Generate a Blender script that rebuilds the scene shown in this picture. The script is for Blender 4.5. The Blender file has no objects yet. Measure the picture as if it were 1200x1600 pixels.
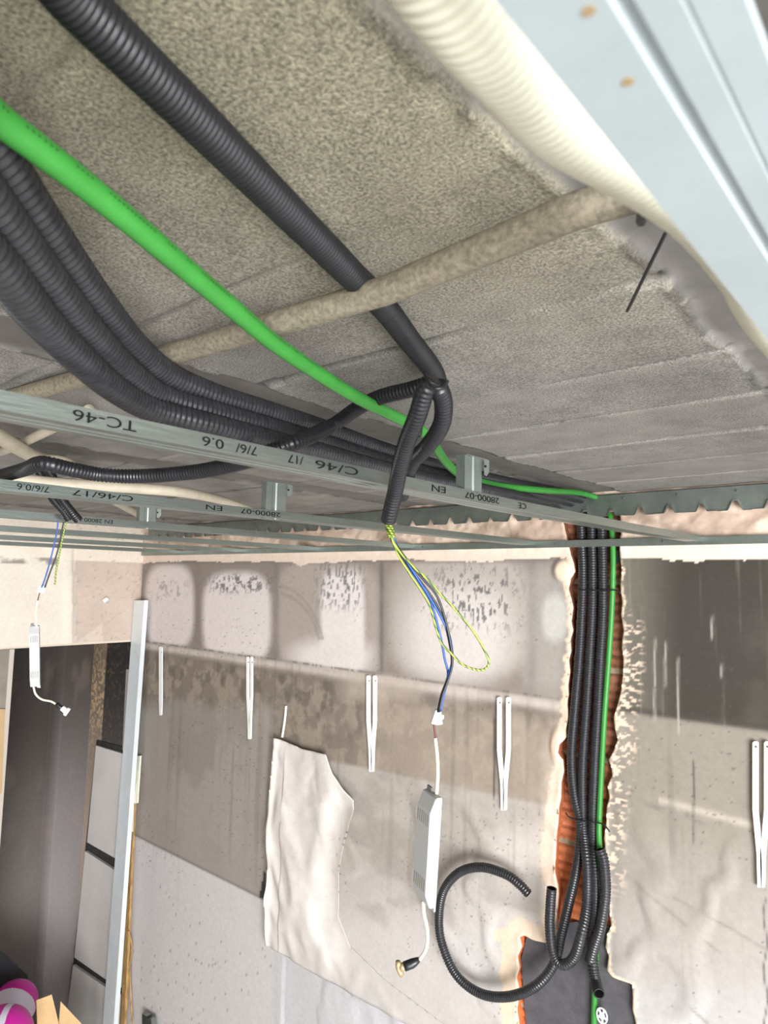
import bpy, bmesh, math, random
import numpy as np
from mathutils import Vector, Matrix

random.seed(4)
SC = bpy.context.scene
COL = SC.collection

# ------------------------------------------------------------------ camera
F = 1052.74
YAW, PIT, ROL = map(math.radians, (40.964, 5.865, 1.085))
fwd = Vector((-math.sin(YAW)*math.cos(PIT), math.cos(YAW)*math.cos(PIT), math.sin(PIT)))
rt0 = Vector((math.cos(YAW), math.sin(YAW), 0)); up0 = rt0.cross(fwd)
RT = math.cos(ROL)*rt0 + math.sin(ROL)*up0
UP = -math.sin(ROL)*rt0 + math.cos(ROL)*up0
cam = bpy.data.cameras.new('camera'); cam_o = bpy.data.objects.new('camera', cam); COL.objects.link(cam_o)
m3 = Matrix((RT, UP, -fwd)).transposed()
cam_o.matrix_world = m3.to_4x4()
cam.sensor_fit = 'VERTICAL'; cam.sensor_height = 36.0; cam.sensor_width = 27.0
cam.lens = F/1600*36.0
cam.clip_start = 0.02
cam.dof.use_dof = True; cam.dof.focus_distance = 1.7; cam.dof.aperture_fstop = 10.0
SC.camera = cam_o

# ------------------------------------------------------------------ light
SC.view_settings.view_transform = 'Standard'; SC.view_settings.look = 'None'
SC.view_settings.gamma = 1.0; SC.view_settings.use_curve_mapping = False
SC.view_settings.exposure = 1.58
W = bpy.data.worlds.new('daylight'); SC.world = W; W.use_nodes = True
bg = W.node_tree.nodes['Background']; bg.inputs[0].default_value = (0.93, 0.96, 1.0, 1); bg.inputs[1].default_value = 1.3

def area(name, loc, target, sx, sy, power, col=(1, 1, 1)):
    l = bpy.data.lights.new(name, 'AREA'); l.shape = 'RECTANGLE'; l.size = sx; l.size_y = sy
    l.energy = power; l.color = col
    o = bpy.data.objects.new(name, l); COL.objects.link(o); o.location = loc
    o.rotation_euler = (Vector(target)-Vector(loc)).to_track_quat('-Z', 'Y').to_euler()
    return o
# daylight through the glazed front of the room, right of and behind the camera
area('window_daylight', (2.7, -2.2, -1.15), (-1.8, 2.3, -0.9), 3.6, 2.3, 290, (0.97, 0.985, 1.0))

# ------------------------------------------------------------------ constants of the place (metres, camera height = 0)
H = 0.326          # ceiling
D = 2.32           # main wall face
XL = -4.10         # left wall face
XB = -4.72         # wall behind the opening
FLOOR = -3.05

def at(px, py, x=None, y=None, z=None, d=None):
    r = fwd + RT*((px-600)/F) - UP*((py-800)/F)
    if x is not None: t = x/r.x
    elif y is not None: t = y/r.y
    elif z is not None: t = z/r.z
    else: t = d
    return r*t

def topx(P):
    P = np.asarray(P); d = P@np.array(fwd)
    return 600+F*(P@np.array(RT))/d, 800-F*(P@np.array(UP))/d

# ------------------------------------------------------------------ numpy noise
def vnoise(x, y, seed=0):
    xi = np.floor(x).astype(np.int64); yi = np.floor(y).astype(np.int64)
    xf = x-xi; yf = y-yi
    u = xf*xf*(3-2*xf); v = yf*yf*(3-2*yf)
    def h(a, b):
        n = (a*374761393 + b*668265263 + seed*2147483647) & 0xffffffff
        n = ((n ^ (n >> 13))*1274126177) & 0xffffffff
        return ((n ^ (n >> 16)) & 0xffff)/65535.0
    return (h(xi, yi)*(1-u)+h(xi+1, yi)*u)*(1-v)+(h(xi, yi+1)*(1-u)+h(xi+1, yi+1)*u)*v
def fbm(x, y, o=4, seed=0):
    s = 0; a = .5; t = 0
    for k in range(o):
        s = s+a*vnoise(x*2**k, y*2**k, seed+k*17); t += a; a *= .5
    return s/t
def ss(a, b, x):
    t = np.clip((x-a)/(b-a), 0, 1); return t*t*(3-2*t)
def lin(c):
    c = np.asarray(c, float)/255
    return np.where(c <= .04045, c/12.92, ((c+.055)/1.055)**2.4)

# ------------------------------------------------------------------ materials
def mat(name, col, rough=.6, metal=0, nscale=0, namt=.15, bump=0, bscale=None, attr=False, ncol=None, spec=.5, mapscale=(1,1,1), detail=4):
    m = bpy.data.materials.new(name); m.use_nodes = True
    nt = m.node_tree; b = nt.nodes['Principled BSDF']
    b.inputs['Roughness'].default_value = rough; b.inputs['Metallic'].default_value = metal
    b.inputs['Specular IOR Level'].default_value = spec
    c = list(lin(col))+[1] if col is not None else [1, 1, 1, 1]
    b.inputs['Base Color'].default_value = c
    tc = nt.nodes.new('ShaderNodeTexCoord'); mp = nt.nodes.new('ShaderNodeMapping')
    mp.inputs['Scale'].default_value = mapscale
    nt.links.new(tc.outputs['Object'], mp.inputs[0])
    src = None
    if attr:
        a = nt.nodes.new('ShaderNodeAttribute'); a.attribute_name = 'Col'; src = a.outputs['Color']
    if nscale:
        n = nt.nodes.new('ShaderNodeTexNoise'); n.inputs['Scale'].default_value = nscale; n.inputs['Detail'].default_value = detail
        n.inputs['Roughness'].default_value = .65
        nt.links.new(mp.outputs[0], n.inputs[0])
        r = nt.nodes.new('ShaderNodeMapRange'); r.inputs[1].default_value = .3; r.inputs[2].default_value = .7
        r.inputs[3].default_value = 1-namt; r.inputs[4].default_value = 1+namt
        nt.links.new(n.outputs[0], r.inputs[0])
        mx = nt.nodes.new('ShaderNodeMix'); mx.data_type = 'RGBA'; mx.blend_type = 'MULTIPLY'; mx.inputs[0].default_value = 1
        if src: nt.links.new(src, mx.inputs[6])
        else: mx.inputs[6].default_value = c
        cc = nt.nodes.new('ShaderNodeCombineColor')
        for i in range(3): nt.links.new(r.outputs[0], cc.inputs[i])
        nt.links.new(cc.outputs[0], mx.inputs[7]); src = mx.outputs[2]
    if src: nt.links.new(src, b.inputs['Base Color'])
    if bump:
        n2 = nt.nodes.new('ShaderNodeTexNoise'); n2.inputs['Scale'].default_value = bscale or nscale; n2.inputs['Detail'].default_value = detail
        nt.links.new(mp.outputs[0], n2.inputs[0])
        bp = nt.nodes.new('ShaderNodeBump'); bp.inputs['Strength'].default_value = 1; bp.inputs['Distance'].default_value = bump
        nt.links.new(n2.outputs[0], bp.inputs['Height']); nt.links.new(bp.outputs[0], b.inputs['Normal'])
    return m

M = {}
M['black'] = mat('black_corrugated_plastic', (26, 26, 29), .38, 0, 40, .2, spec=.5)
M['blackdust'] = mat('dusty_black_plastic', (42, 42, 45), .33, 0, 60, .3, spec=.55)
M['bore'] = mat('conduit_bore_shade', (12, 12, 13), .9, spec=.1)  # near-black colour stands in for the shade inside the open ends
M['ink'] = mat('black_ink', (10, 11, 11), .8, spec=.2)
M['tie'] = mat('black_nylon', (28, 28, 30), .4)
M['green'] = mat('green_sheath', (52, 132, 50), .45, 0, 25, .1)
M['blue'] = mat('blue_insulation', (24, 74, 150), .4)
M['wblack'] = mat('black_insulation', (30, 30, 34), .4)
M['brown'] = mat('brown_insulation', (90, 50, 55), .5)
M['cream'] = mat('cream_plastic', (234, 232, 212), .5, 0, 30, .06)
M['creampipe'] = mat('grey_cream_pipe', (190, 180, 160), .6, 0, 25, .12)
M['sheath'] = mat('cream_cable_sheath', (214, 205, 185), .5)
M['white'] = mat('white_plastic', (238, 238, 240), .45)
M['driver'] = mat('white_lacquered_housing', (168, 168, 166), .45)
M['slot'] = mat('dark_slot', (110, 108, 102), .7)
M['trans'] = mat('milky_plastic', (215, 225, 218), .3)
M['brass'] = mat('dull_brass_fitting', (190, 165, 125), .35, .6)
M['galv'] = mat('galvanised_steel', (146, 154, 149), .34, .92, 9, .14, .0004, 60, mapscale=(3, .4, 3))
M['galvnear'] = mat('pale_galvanised_steel', (168, 178, 180), .55, .25, 14, .06)  # paler and less metallic than the steel of the other runners
M['galvdark'] = mat('weathered_galvanised_steel', (140, 148, 142), .42, .8, 12, .14)
M['bracket'] = mat('white_painted_steel', (248, 247, 244), .4)
M['screw'] = mat('zinc_screw', (120, 122, 122), .35, .8)
M['card'] = mat('cardboard', (214, 178, 130), .85, 0, 30, .05)
M['wood'] = mat('scorched_wood', (176, 140, 88), .8, 0, 14, .5, .001, 30, mapscale=(6, 6, 1))
M['magenta'] = mat('magenta_rubber', (190, 30, 145), .35)
M['pale'] = mat('pale_grey_rubber', (205, 200, 215), .4)
M['crate'] = mat('black_plastic_crate', (26, 29, 33), .5)
M['boxback'] = mat('dark_grey_render', (84, 82, 86), .7, 0, 22, .2, .002, 40)
M['floor'] = mat('dusty_floor', (172, 170, 168), .8, 0, 6, .2)
M['panel'] = mat('pale_grey_panel', (214, 209, 204), .7, 0, 5, .06)
M['soot'] = mat('soot_black', (52, 49, 48), .9, 0, 40, .6)
M['stud'] = mat('pale_galvanised_stud', (232, 238, 240), .4, .15, 10, .05)
M['tan'] = mat('tan_board', (190, 160, 120), .8, 0, 8, .08)
M['wallattr'] = mat('smoke_stained_plaster', None, .8, 0, 55, .06, .0012, 45, attr=True)
M['rearattr'] = mat('soot_and_light_plaster', None, .8, 0, 50, .08, .001, 30, attr=True)
M['brick'] = mat('hollow_red_brick', None, .9, 0, 60, .22, .003, 60, attr=True)
M['sheet'] = mat('peeling_wallpaper', None, .75, 0, 30, .05, .001, 40, attr=True)

def ceiling_mat():
    m = mat('rough_sprayed_block', None, .9, attr=True)
    nt = m.node_tree; b = nt.nodes['Principled BSDF']; L = nt.links.new
    at_ = [n for n in nt.nodes if n.type == 'ATTRIBUTE'][0]
    tc = [n for n in nt.nodes if n.type == 'TEX_COORD'][0]
    mk = nt.nodes.new('ShaderNodeAttribute'); mk.attribute_name = 'rough'
    n1 = nt.nodes.new('ShaderNodeTexNoise'); n1.inputs['Scale'].default_value = 330; n1.inputs['Detail'].default_value = 5; n1.inputs['Roughness'].default_value = .7
    n2 = nt.nodes.new('ShaderNodeTexNoise'); n2.inputs['Scale'].default_value = 14; n2.inputs['Detail'].default_value = 5
    L(tc.outputs['Object'], n1.inputs[0]); L(tc.outputs['Object'], n2.inputs[0])
    r = nt.nodes.new('ShaderNodeMapRange'); r.inputs[1].default_value = .36; r.inputs[2].default_value = .66; r.inputs[3].default_value = .42; r.inputs[4].default_value = 1.62
    L(n1.outputs[0], r.inputs[0])
    r2 = nt.nodes.new('ShaderNodeMapRange'); r2.inputs[1].default_value = .3; r2.inputs[2].default_value = .7; r2.inputs[3].default_value = .85; r2.inputs[4].default_value = 1.15
    L(n2.outputs[0], r2.inputs[0])
    mx = nt.nodes.new('ShaderNodeMix'); mx.data_type = 'FLOAT'; mx.inputs[2].default_value = 1
    L(mk.outputs['Fac'], mx.inputs[0]); L(r.outputs[0], mx.inputs[3])
    mu = nt.nodes.new('ShaderNodeMath'); mu.operation = 'MULTIPLY'; L(mx.outputs[0], mu.inputs[0]); L(r2.outputs[0], mu.inputs[1])
    vm = nt.nodes.new('ShaderNodeVectorMath'); vm.operation = 'SCALE'; L(at_.outputs['Color'], vm.inputs[0]); L(mu.outputs[0], vm.inputs['Scale'])
    L(vm.outputs[0], b.inputs['Base Color'])
    bp = nt.nodes.new('ShaderNodeBump'); bp.inputs['Distance'].default_value = .0022
    L(mk.outputs['Fac'], bp.inputs['Strength']); L(n1.outputs[0], bp.inputs['Height']); L(bp.outputs[0], b.inputs['Normal'])
    return m
M['ceil'] = ceiling_mat()

# ------------------------------------------------------------------ object helpers
def link(name, me, m=None, parent=None, smooth=False):
    o = bpy.data.objects.new(name, me); COL.objects.link(o)
    if m is not None and not me.materials: me.materials.append(m)
    if smooth:
        me.polygons.foreach_set('use_smooth', [True]*len(me.polygons))
    if parent is not None: o.parent = parent
    return o
def mesh(name, v, f, m=None, parent=None, smooth=False):
    me = bpy.data.meshes.new(name); me.from_pydata([tuple(p) for p in v], [], f); me.update()
    return link(name, me, m, parent, smooth)
def tag(o, label=None, cat=None, group=None, kind=None):
    if label: o['label'] = label
    if cat: o['category'] = cat
    if group: o['group'] = group
    if kind: o['kind'] = kind
    return o
def empty(name, loc=(0, 0, 0)):
    o = bpy.data.objects.new(name, None); COL.objects.link(o); o.location = loc; o.empty_display_size = .05
    return o
def rebase(root):
    """children were built in world coordinates: shift them so that the empty sits at the thing's base"""
    off = Vector(root.location)
    def shift(o):
        o.location = Vector(o.location)-off
    for c in root.children: shift(c)

def catmull(pts, n=10):
    P = [Vector(p) for p in pts]; P = [P[0]*2-P[1]]+P+[P[-1]*2-P[-2]]
    out = []
    for i in range(1, len(P)-2):
        a, b, c, d = P[i-1:i+3]
        for k in range(n):
            t = k/n
            out.append(.5*((2*b)+(-a+c)*t+(2*a-5*b+4*c-d)*t*t+(-a+3*b-3*c+d)*t**3))
    out.append(P[-2]); return out
def resample(P, step):
    L = [0]
    for i in range(1, len(P)): L.append(L[-1]+(P[i]-P[i-1]).length)
    n = max(2, int(round(L[-1]/step))); out = []; j = 0
    for k in range(n+1):
        s = L[-1]*k/n
        while j < len(L)-2 and L[j+1] < s: j += 1
        t = (s-L[j])/max(1e-9, L[j+1]-L[j]); out.append(P[j].lerp(P[j+1], min(1, max(0, t))))
    return out, L[-1]

def tube(name, pts, r, m, parent=None, pitch=0, amp=.09, seg=16, open_end=(False, False), step=None, smooth_path=True, taper=None, twist=None):
    """sweep; pitch>0 makes ring corrugations; open_end adds a short capped bore painted dark for its shade"""
    P = catmull(pts, 12) if smooth_path and len(pts) > 2 else [Vector(p) for p in pts]
    st = pitch/4 if pitch else (step or max(.006, r*.7))
    P, L = resample(P, st)
    n = len(P); T = [(P[min(i+1, n-1)]-P[max(i-1, 0)]).normalized() for i in range(n)]
    ref = Vector((0, 0, 1)) if abs(T[0].z) < .9 else Vector((1, 0, 0))
    N = [T[0].cross(ref).normalized()]
    for i in range(1, n):
        q = T[i-1].rotation_difference(T[i]); N.append((q @ N[-1]).normalized())
    v = []; rings = []
    def ring(c, nn, tt, rad):
        b = tt.cross(nn); k0 = len(v)
        for s in range(seg):
            a = 2*math.pi*s/seg; v.append(c+(nn*math.cos(a)+b*math.sin(a))*rad)
        rings.append(k0)
    if open_end[0]:
        ring(P[0]+T[0]*.026, N[0], T[0], r*.76); ring(P[0], N[0], T[0], r*.82); 
    for i in range(n):
        rr = r*(1 if (not pitch or (i % 4) in (0, 1)) else 1-amp*1.6)
        if pitch and (i % 4) in (2,): rr = r*(1-amp*1.7)
        if taper: rr *= taper(i/(n-1))
        ring(P[i], N[i], T[i], rr)
    if open_end[1]:
        ring(P[-1], N[-1], T[-1], r*.82); ring(P[-1]-T[-1]*.026, N[-1], T[-1], r*.76)
    f = []
    for a, b in zip(rings[:-1], rings[1:]):
        for s in range(seg):
            s2 = (s+1) % seg; f.append((a+s, b+s, b+s2, a+s2))
    f.append(tuple(rings[0]+s for s in range(seg))); f.append(tuple(rings[-1]+s for s in reversed(range(seg))))
    o = mesh(name, v, f, m, parent, smooth=True)
    if any(open_end):
        o.data.materials.append(M['bore'])
        nf = len(o.data.polygons)
        if open_end[0]:
            for q in list(range(seg))+[nf-2]: o.data.polygons[q].material_index = 1
        if open_end[1]:
            for q in list(range(nf-2-seg, nf-2))+[nf-1]: o.data.polygons[q].material_index = 1
    return o

def ext(pts, L=1.6, drop=0.0):
    """carry a run on beyond its first point, along the ceiling"""
    p0 = Vector(pts[0]); d = p0-Vector(pts[1]); q = min(d.length, .3); d.z = 0; d.normalize()
    out = []; t = q
    while t < L: out.insert(0, p0+d*t); t *= 1.9
    return out+list(pts)
def ext_end(pts, L=1.2): return ext(list(pts)[::-1], L)[::-1]


def box(name, lo, hi, m, parent=None, bevel=0, kind=None):
    bm = bmesh.new(); bmesh.ops.create_cube(bm, size=1)
    for vv in bm.verts:
        vv.co = Vector([lo[i]+(hi[i]-lo[i])*(vv.co[i]+.5) for i in range(3)])
    if bevel: bmesh.ops.bevel(bm, geom=bm.edges[:], offset=bevel, segments=2, affect='EDGES')
    me = bpy.data.meshes.new(name); bm.to_mesh(me); bm.free()
    o = link(name, me, m, parent)
    if kind: o['kind'] = kind
    return o

def prism(name, poly, depthvec, m, parent=None, bevel=0):
    """closed outline (3D points, planar) extruded by depthvec"""
    bm = bmesh.new(); vs = [bm.verts.new(p) for p in poly]; f = bm.faces.new(vs)
    r = bmesh.ops.extrude_face_region(bm, geom=[f])
    bmesh.ops.translate(bm, verts=[e for e in r['geom'] if isinstance(e, bmesh.types.BMVert)], vec=depthvec)
    bmesh.ops.recalc_face_normals(bm, faces=bm.faces[:])
    if bevel: bmesh.ops.bevel(bm, geom=bm.edges[:], offset=bevel, segments=2, affect='EDGES')
    me = bpy.data.meshes.new(name); bm.to_mesh(me); bm.free()
    return link(name, me, m, parent)

def ingon(px, py, poly):
    inside = np.zeros(px.shape, bool); n = len(poly); j = n-1
    for i in range(n):
        xi, yi = poly[i]; xj, yj = poly[j]
        c = ((yi > py) != (yj > py)) & (px < (xj-xi)*(py-yi)/((yj-yi) or 1e-12)+xi)
        inside ^= c; j = i
    return inside
def distgon(px, py, poly, closed=True):
    best = np.full(px.shape, 1e9); bx = px.copy(); by = py.copy(); n = len(poly)
    for i in range(n if closed else n-1):
        ax, ay = poly[i]; cx, cy = poly[(i+1) % n]; dx, dy = cx-ax, cy-ay
        t = np.clip(((px-ax)*dx+(py-ay)*dy)/max(dx*dx+dy*dy, 1e-12), 0, 1)
        qx = ax+t*dx; qy = ay+t*dy; d = np.hypot(px-qx, py-qy); k = d < best
        best = np.where(k, d, best); bx = np.where(k, qx, bx); by = np.where(k, qy, by)
    return best, bx, by

def setcol(me, rgb, name='Col'):
    a = me.color_attributes.new(name, 'FLOAT_COLOR', 'POINT')
    c = np.ones((len(rgb), 4)); c[:, :3] = rgb; a.data.foreach_set('color', c.ravel())

def gridmesh(name, xs, zs, fn, m, drop=None, smooth=True, flip=False, parent=None):
    """fn(U,V)->(N,3) points ; drop(Uc,Vc)->bool of cells removed"""
    U, V = np.meshgrid(xs, zs); nu, nv = len(xs), len(zs)
    pts = fn(U.ravel(), V.ravel())
    i = np.arange((nv-1)*(nu-1)); r = i//(nu-1); c = i % (nu-1); a = r*nu+c
    q = np.stack([a, a+1, a+nu+1, a+nu], 1)
    if flip: q = q[:, ::-1]
    if drop is not None:
        uc = (xs[c]+xs[c+1])/2; vc = (zs[r]+zs[r+1])/2; q = q[~drop(uc, vc)]
    me = bpy.data.meshes.new(name)
    me.vertices.add(len(pts)); me.vertices.foreach_set('co', pts.ravel())
    me.loops.add(len(q)*4); me.loops.foreach_set('vertex_index', q.ravel())
    me.polygons.add(len(q)); me.polygons.foreach_set('loop_start', np.arange(len(q))*4); me.polygons.foreach_set('loop_total', np.full(len(q), 4))
    me.update(calc_edges=True); me.validate()
    return link(name, me, m, parent, smooth=smooth)

# ================================================================== STRUCTURE
# ---- ceiling: rough blocks between smooth concrete joists, joints across
JX = [(-.236, .02), (-1.04, -.905), (-1.86, -1.71), (-2.66, -2.52), (-3.46, -3.32), (-4.26, -4.12), (.70, .84)]
JY = [.16, .436, .706, .979, 1.240, 1.515, 1.80, 2.06]
def ceil_fn(U, V):
    wob = (fbm(V*9, U*0+3, 4, 5)-.5)*.030
    joist = np.zeros(U.shape)
    for a, b in JX:
        joist = np.maximum(joist, ss(a-.004, a+.004, U+wob*.8)*(1-ss(b-.004, b+.004, U+wob)))
    blk = 1-joist
    jj = np.zeros(U.shape)
    for k, y in enumerate(JY):
        w = .0045+.005*(vnoise(U*7+k*11, U*0+k, 3) > .62)
        present = ss(.18, .32, vnoise(U*3+k*5, U*0+k*3, 8))
        if k == 0: present = present*.2
        if k == 1: present = present*.35
        yy = y+(fbm(U*6, U*0+k, 3, 11)-.5)*.012
        jj = np.maximum(jj, (1-ss(w*.4, w*1.6, np.abs(V-yy)))*present)
    jj = jj*blk
    edge = blk*np.exp(-((joist-.5)/.3)**2)
    z = H - .004*(fbm(U*5, V*5, 3, 2)-.5)*blk + .010*jj + joist*.006
    # each block at a slightly different level
    row = np.zeros(U.shape)
    for y in JY: row += (V > y)
    colm = np.floor((U+.236)/.80)
    z = z + ((vnoise(row*7.13+.5, colm*3.7+.5, 9)-.5)*.007)*blk
    # ragged mortar lips along the joist edges
    for a, b in JX:
        for e in (a, b):
            g = np.exp(-((U+wob-e)/.008)**2)*(vnoise(V*30, U*0+e*9, 21) > .45)
            z = z - .006*g*fbm(V*60, U*60, 2, 6)
    ceil_fn.j, ceil_fn.jj = joist, jj
    return np.stack([U, V, z], 1)
xs = np.concatenate([np.arange(-4.9, -1.6, .02), np.arange(-1.6, .35, .006), np.arange(.35, 3.9, .05)])
ys = np.concatenate([np.arange(-2.6, 0, .05), np.arange(0, 1.3, .005), np.arange(1.3, 2.36, .007)])
ceiling = gridmesh('ceiling', xs, ys, ceil_fn, M['ceil'], flip=True)
tag(ceiling, kind='structure')
U, V = np.meshgrid(xs, ys); U = U.ravel(); V = V.ravel()
j, jj = ceil_fn.j, ceil_fn.jj
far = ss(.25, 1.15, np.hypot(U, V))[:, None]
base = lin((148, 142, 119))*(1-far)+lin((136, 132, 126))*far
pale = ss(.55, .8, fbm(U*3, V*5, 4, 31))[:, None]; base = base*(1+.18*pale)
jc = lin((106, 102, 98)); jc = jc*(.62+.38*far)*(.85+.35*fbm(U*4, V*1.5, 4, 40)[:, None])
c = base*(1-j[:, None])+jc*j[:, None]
rw = np.zeros(U.shape)
for y in JY: rw += (V > y)
c = c*(.93+.14*vnoise(rw*7.13+.5, np.floor((U+.236)/.8)*3.7+.5, 9))[:, None]
c = c*(1-.85*jj[:, None])
crk = np.zeros(U.shape)
for a_, b_ in JX:
    for e_ in (a_, b_):
        crk = np.maximum(crk, np.exp(-((U+(fbm(V*9, U*0+3, 4, 5)-.5)*.030*(.8 if e_ == a_ else 1)-e_+.004)/.006)**2)*(fbm(V*7, U*0+e_, 3, 88) > .46))
c = c*(1-.6*crk[:, None])
# chalky dust along the joints and the joist edges
dust = np.zeros(U.shape)
for k, y in enumerate(JY):
    dust = np.maximum(dust, np.exp(-np.abs(V-y-.012)/.012)*(vnoise(U*5+k*3, U*0+k, 77) > .5)*(k > 1))
c = c+(lin((215, 210, 200))-c)*(.16*dust*(1-j))[:, None]
setcol(ceiling.data, np.clip(c, 0, 1))
ra = ceiling.data.attributes.new('rough', 'FLOAT', 'POINT')
ra.data.foreach_set('value', (1-j*.93)*(1-.5*jj)*(1-.45*ss(1.2, 2.2, np.hypot(U, V))))

# ---- main wall: plaster with a cut chase
def w2(px, py):       # pixel -> (X, Z) on the wall face
    p = at(px, py, y=D); return (p.x, p.z)
hole_px = [(880, 800), (884, 835), (889, 850), (892, 866), (897, 880), (899, 893), (893, 905), (889, 920), (893, 935), (896, 950), (893, 970), (896, 985), (892, 1000), (893, 1018), (889, 1032), (891, 1050), (888, 1070), (889, 1085), (886, 1100), (888, 1120), (884, 1140), (885, 1152), (876, 1163), (874, 1175), (880, 1188), (881, 1205), (877, 1222), (877, 1245), (873, 1262), (872, 1290), (868, 1315), (867, 1340), (866, 1362), (871, 1382),
           (873, 1400), (871, 1430), (868, 1455), (862, 1476), (845, 1472), (832, 1468), (820, 1461), (812, 1464), (815, 1480), (808, 1495), (811, 1512), (806, 1530), (812, 1550), (808, 1575), (811, 1600), (818, 1640), (816, 1720),
           (1004, 1720), (996, 1660), (994, 1600), (990, 1575), (990, 1556), (988, 1537), (972, 1532), (958, 1526), (949, 1515), (951, 1495), (946, 1480), (948, 1460), (955, 1447), (953, 1425), (950, 1400), (948, 1370), (947, 1340), (944, 1310), (948, 1285), (949, 1262), (953, 1245), (950, 1228), (957, 1212), (955, 1196), (952, 1187), (960, 1172), (966, 1155), (961, 1138), (960, 1120), (966, 1100), (971, 1080), (974, 1055), (975, 1030), (972, 1010), (975, 985), (971, 960), (973, 940), (970, 915), (972, 890), (969, 868), (970, 848), (972, 825), (970, 800)]
hole = [w2(*p) for p in hole_px]

def rrect(px, py, cx, cy, rx, ry, soft, p=4):
    d = (np.abs((px-cx)/rx)**p+np.abs((py-cy)/ry)**p)**(1/p)
    return 1-ss(1-soft, 1+soft, d)

def wall_paint(X, Z):
    P = np.stack([X, np.full(X.shape, D), Z], 1)
    px, py = topx(P)
    n1 = fbm(X*3, Z*3, 5, 1); n2 = fbm(X*16, Z*16, 5, 2); n3 = fbm(X*45, Z*6, 4, 3); n4 = fbm(X*70, Z*70, 3, 4)
    streak = fbm(X*60, Z*1.5, 3, 9)
    C = np.tile(lin((156, 146, 137)), (len(X), 1))
    def mix(col, k):
        nonlocal C
        C = C+(lin(col)-C)*np.clip(k, 0, 1)[:, None]
    zc = -.415+.008*(n1-.5)
    up_ = Z > zc
    right = ss(945, 975, px)
    # --- upper band, between the course line and the top
    u = ss(-.02, .02, Z-zc)
    mix((140, 129, 121), u)
    mix((176, 164, 156), u*rrect(px, py, 512, 960, 82, 82, .12)*.8)
    mix((178, 168, 160), u*rrect(px, py, 720, 962, 112, 90, .16)*.9)
    mix((168, 162, 154), u*rrect(px, py, 860, 985, 45, 100, .25)*.7)
    mix((217, 206, 202), u*rrect(px, py, 266, 948, 38, 66, .14, 3.2))
    mix((222, 211, 208), u*rrect(px, py, 371, 966, 53, 72, .12, 3.4))
    mix((226, 217, 213), u*rrect(px, py, 536, 972, 34, 80, .16, 4)*ss(870, 900, py))
    mix((222, 213, 209), u*rrect(px, py, 520, 1030, 62, 30, .5, 2.5))
    mix((214, 205, 199), u*rrect(px, py, 715, 990, 80, 75, .45, 2.6))
    mix((196, 194, 188), u*rrect(px, py, 868, 965, 20, 36, .3, 2.5)*.8)
    # soot smears on the clean patches
    sm = ss(.54, .62, fbm(X*70, Z*50, 5, 51))
    mix((86, 84, 86), u*sm*rrect(px, py, 375, 912, 46, 14, .5)*.85)
    mix((86, 84, 86), u*ss(.54, .62, fbm(X*95, Z*30, 5, 55))*rrect(px, py, 532, 915, 34, 34, .5)*.8)
    mix((80, 80, 82), u*ss(.57, .64, fbm(X*90, Z*36, 5, 53))*rrect(px, py, 745, 935, 62, 48, .5)*.8)
    mix((120, 112, 108), u*ss(.5, .66, fbm(X*30, Z*30, 4, 56))*rrect(px, py, 268, 922, 26, 16, .5)*.5)
    # dark smoke lines between the tiles
    for x_, w_, k_ in ((597, 3.5, .75), (433, 5, .45), (309, 6, .2), (832, 8, .3)):
        mix((104, 96, 90), u*np.exp(-((px-x_)/w_)**2)*k_*(.6+.6*n2))
    mix((120, 111, 104), u*ss(.07, .10, Z)*.8*(px < 880))
    for o_ in (0, 9):   # two curved scratches
        d_ = np.abs(np.hypot((px-425-o_*.5)/1.0, (py-1035)/1.45)-84+o_)
        mix((150, 138, 130), u*(1-ss(1, 3, d_))*(px > 440)*(py < 1000)*.6)
    # --- course line
    mix((92, 84, 78), np.exp(-((Z-zc)/.006)**2)*(.35+.65*(n3 > .5)))
    mix((205, 193, 184), np.exp(-((Z-zc+.026)/.02)**2)*(px < 900)*.75*(.5+n3))
    # --- below the course, left part
    l = (1-u)*(1-right)
    Zt = Z-zc
    mix((128, 117, 106), l*ss(-.03, -.07, Zt))
    mott = ss(.44, .60, n2)
    mix((164, 150, 134), l*ss(-.05, -.10, Zt)*mott*.55)
    mix((100, 90, 82), l*ss(.52, .66, fbm(X*22, Z*14, 5, 71))*ss(-.04, -.08, Zt)*(1-ss(-.22, -.45, Zt))*.7)
    # beige mottled block behind the driver
    mix((172, 158, 143), l*ss(520, 640, px)*ss(-.05, -.15, Zt)*.6)
    mix((190, 176, 163), l*rrect(px, py, 600, 1070, 62, 24, .5)*.6)
    mix((205, 192, 182), l*rrect(px, py, 720, 1075, 30, 22, .6)*.5)
    # grey field left
    g = l*(1-ss(415, 440, px))*ss(1085, 1125, py+18*(n1-.5)*2)
    mix((156, 149, 141), g)
    mix((130, 123, 115), g*ss(.5, .7, fbm(X*5, Z*4, 4, 81))*.5)
    mix((162, 152, 146), g*rrect(px, py, 310, 1330, 120, 90, .6)*.7)
    mix((150, 145, 138), l*(1-ss(0.0, 1.2, np.hypot((px-275)/55, (py-1105)/22)))*.5)
    # line sloping down to the right, paler below
    k1 = py-(1305+(px-210)*.50)
    low = l*ss(-2, 3, k1)*(px < 640)
    mix((205, 201, 200), low)
    mix((118, 110, 106), l*np.exp(-((k1+1)/2.2)**2)*(px < 425)*.7)
    # middle: pale wrinkled skin below the mottled block
    k2 = py-(1180+(px-480)*.205)
    mid = l*ss(425, 440, px)*ss(-3, 6, k2)
    mix((176, 168, 160), mid)
    mix((200, 194, 189), mid*ss(1320, 1480, py+50*(n1-.5)))
    mix((150, 142, 134), mid*ss(.5, .68, fbm(X*4, Z*7, 5, 91))*(1-ss(1400, 1500, py))*.55)
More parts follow.
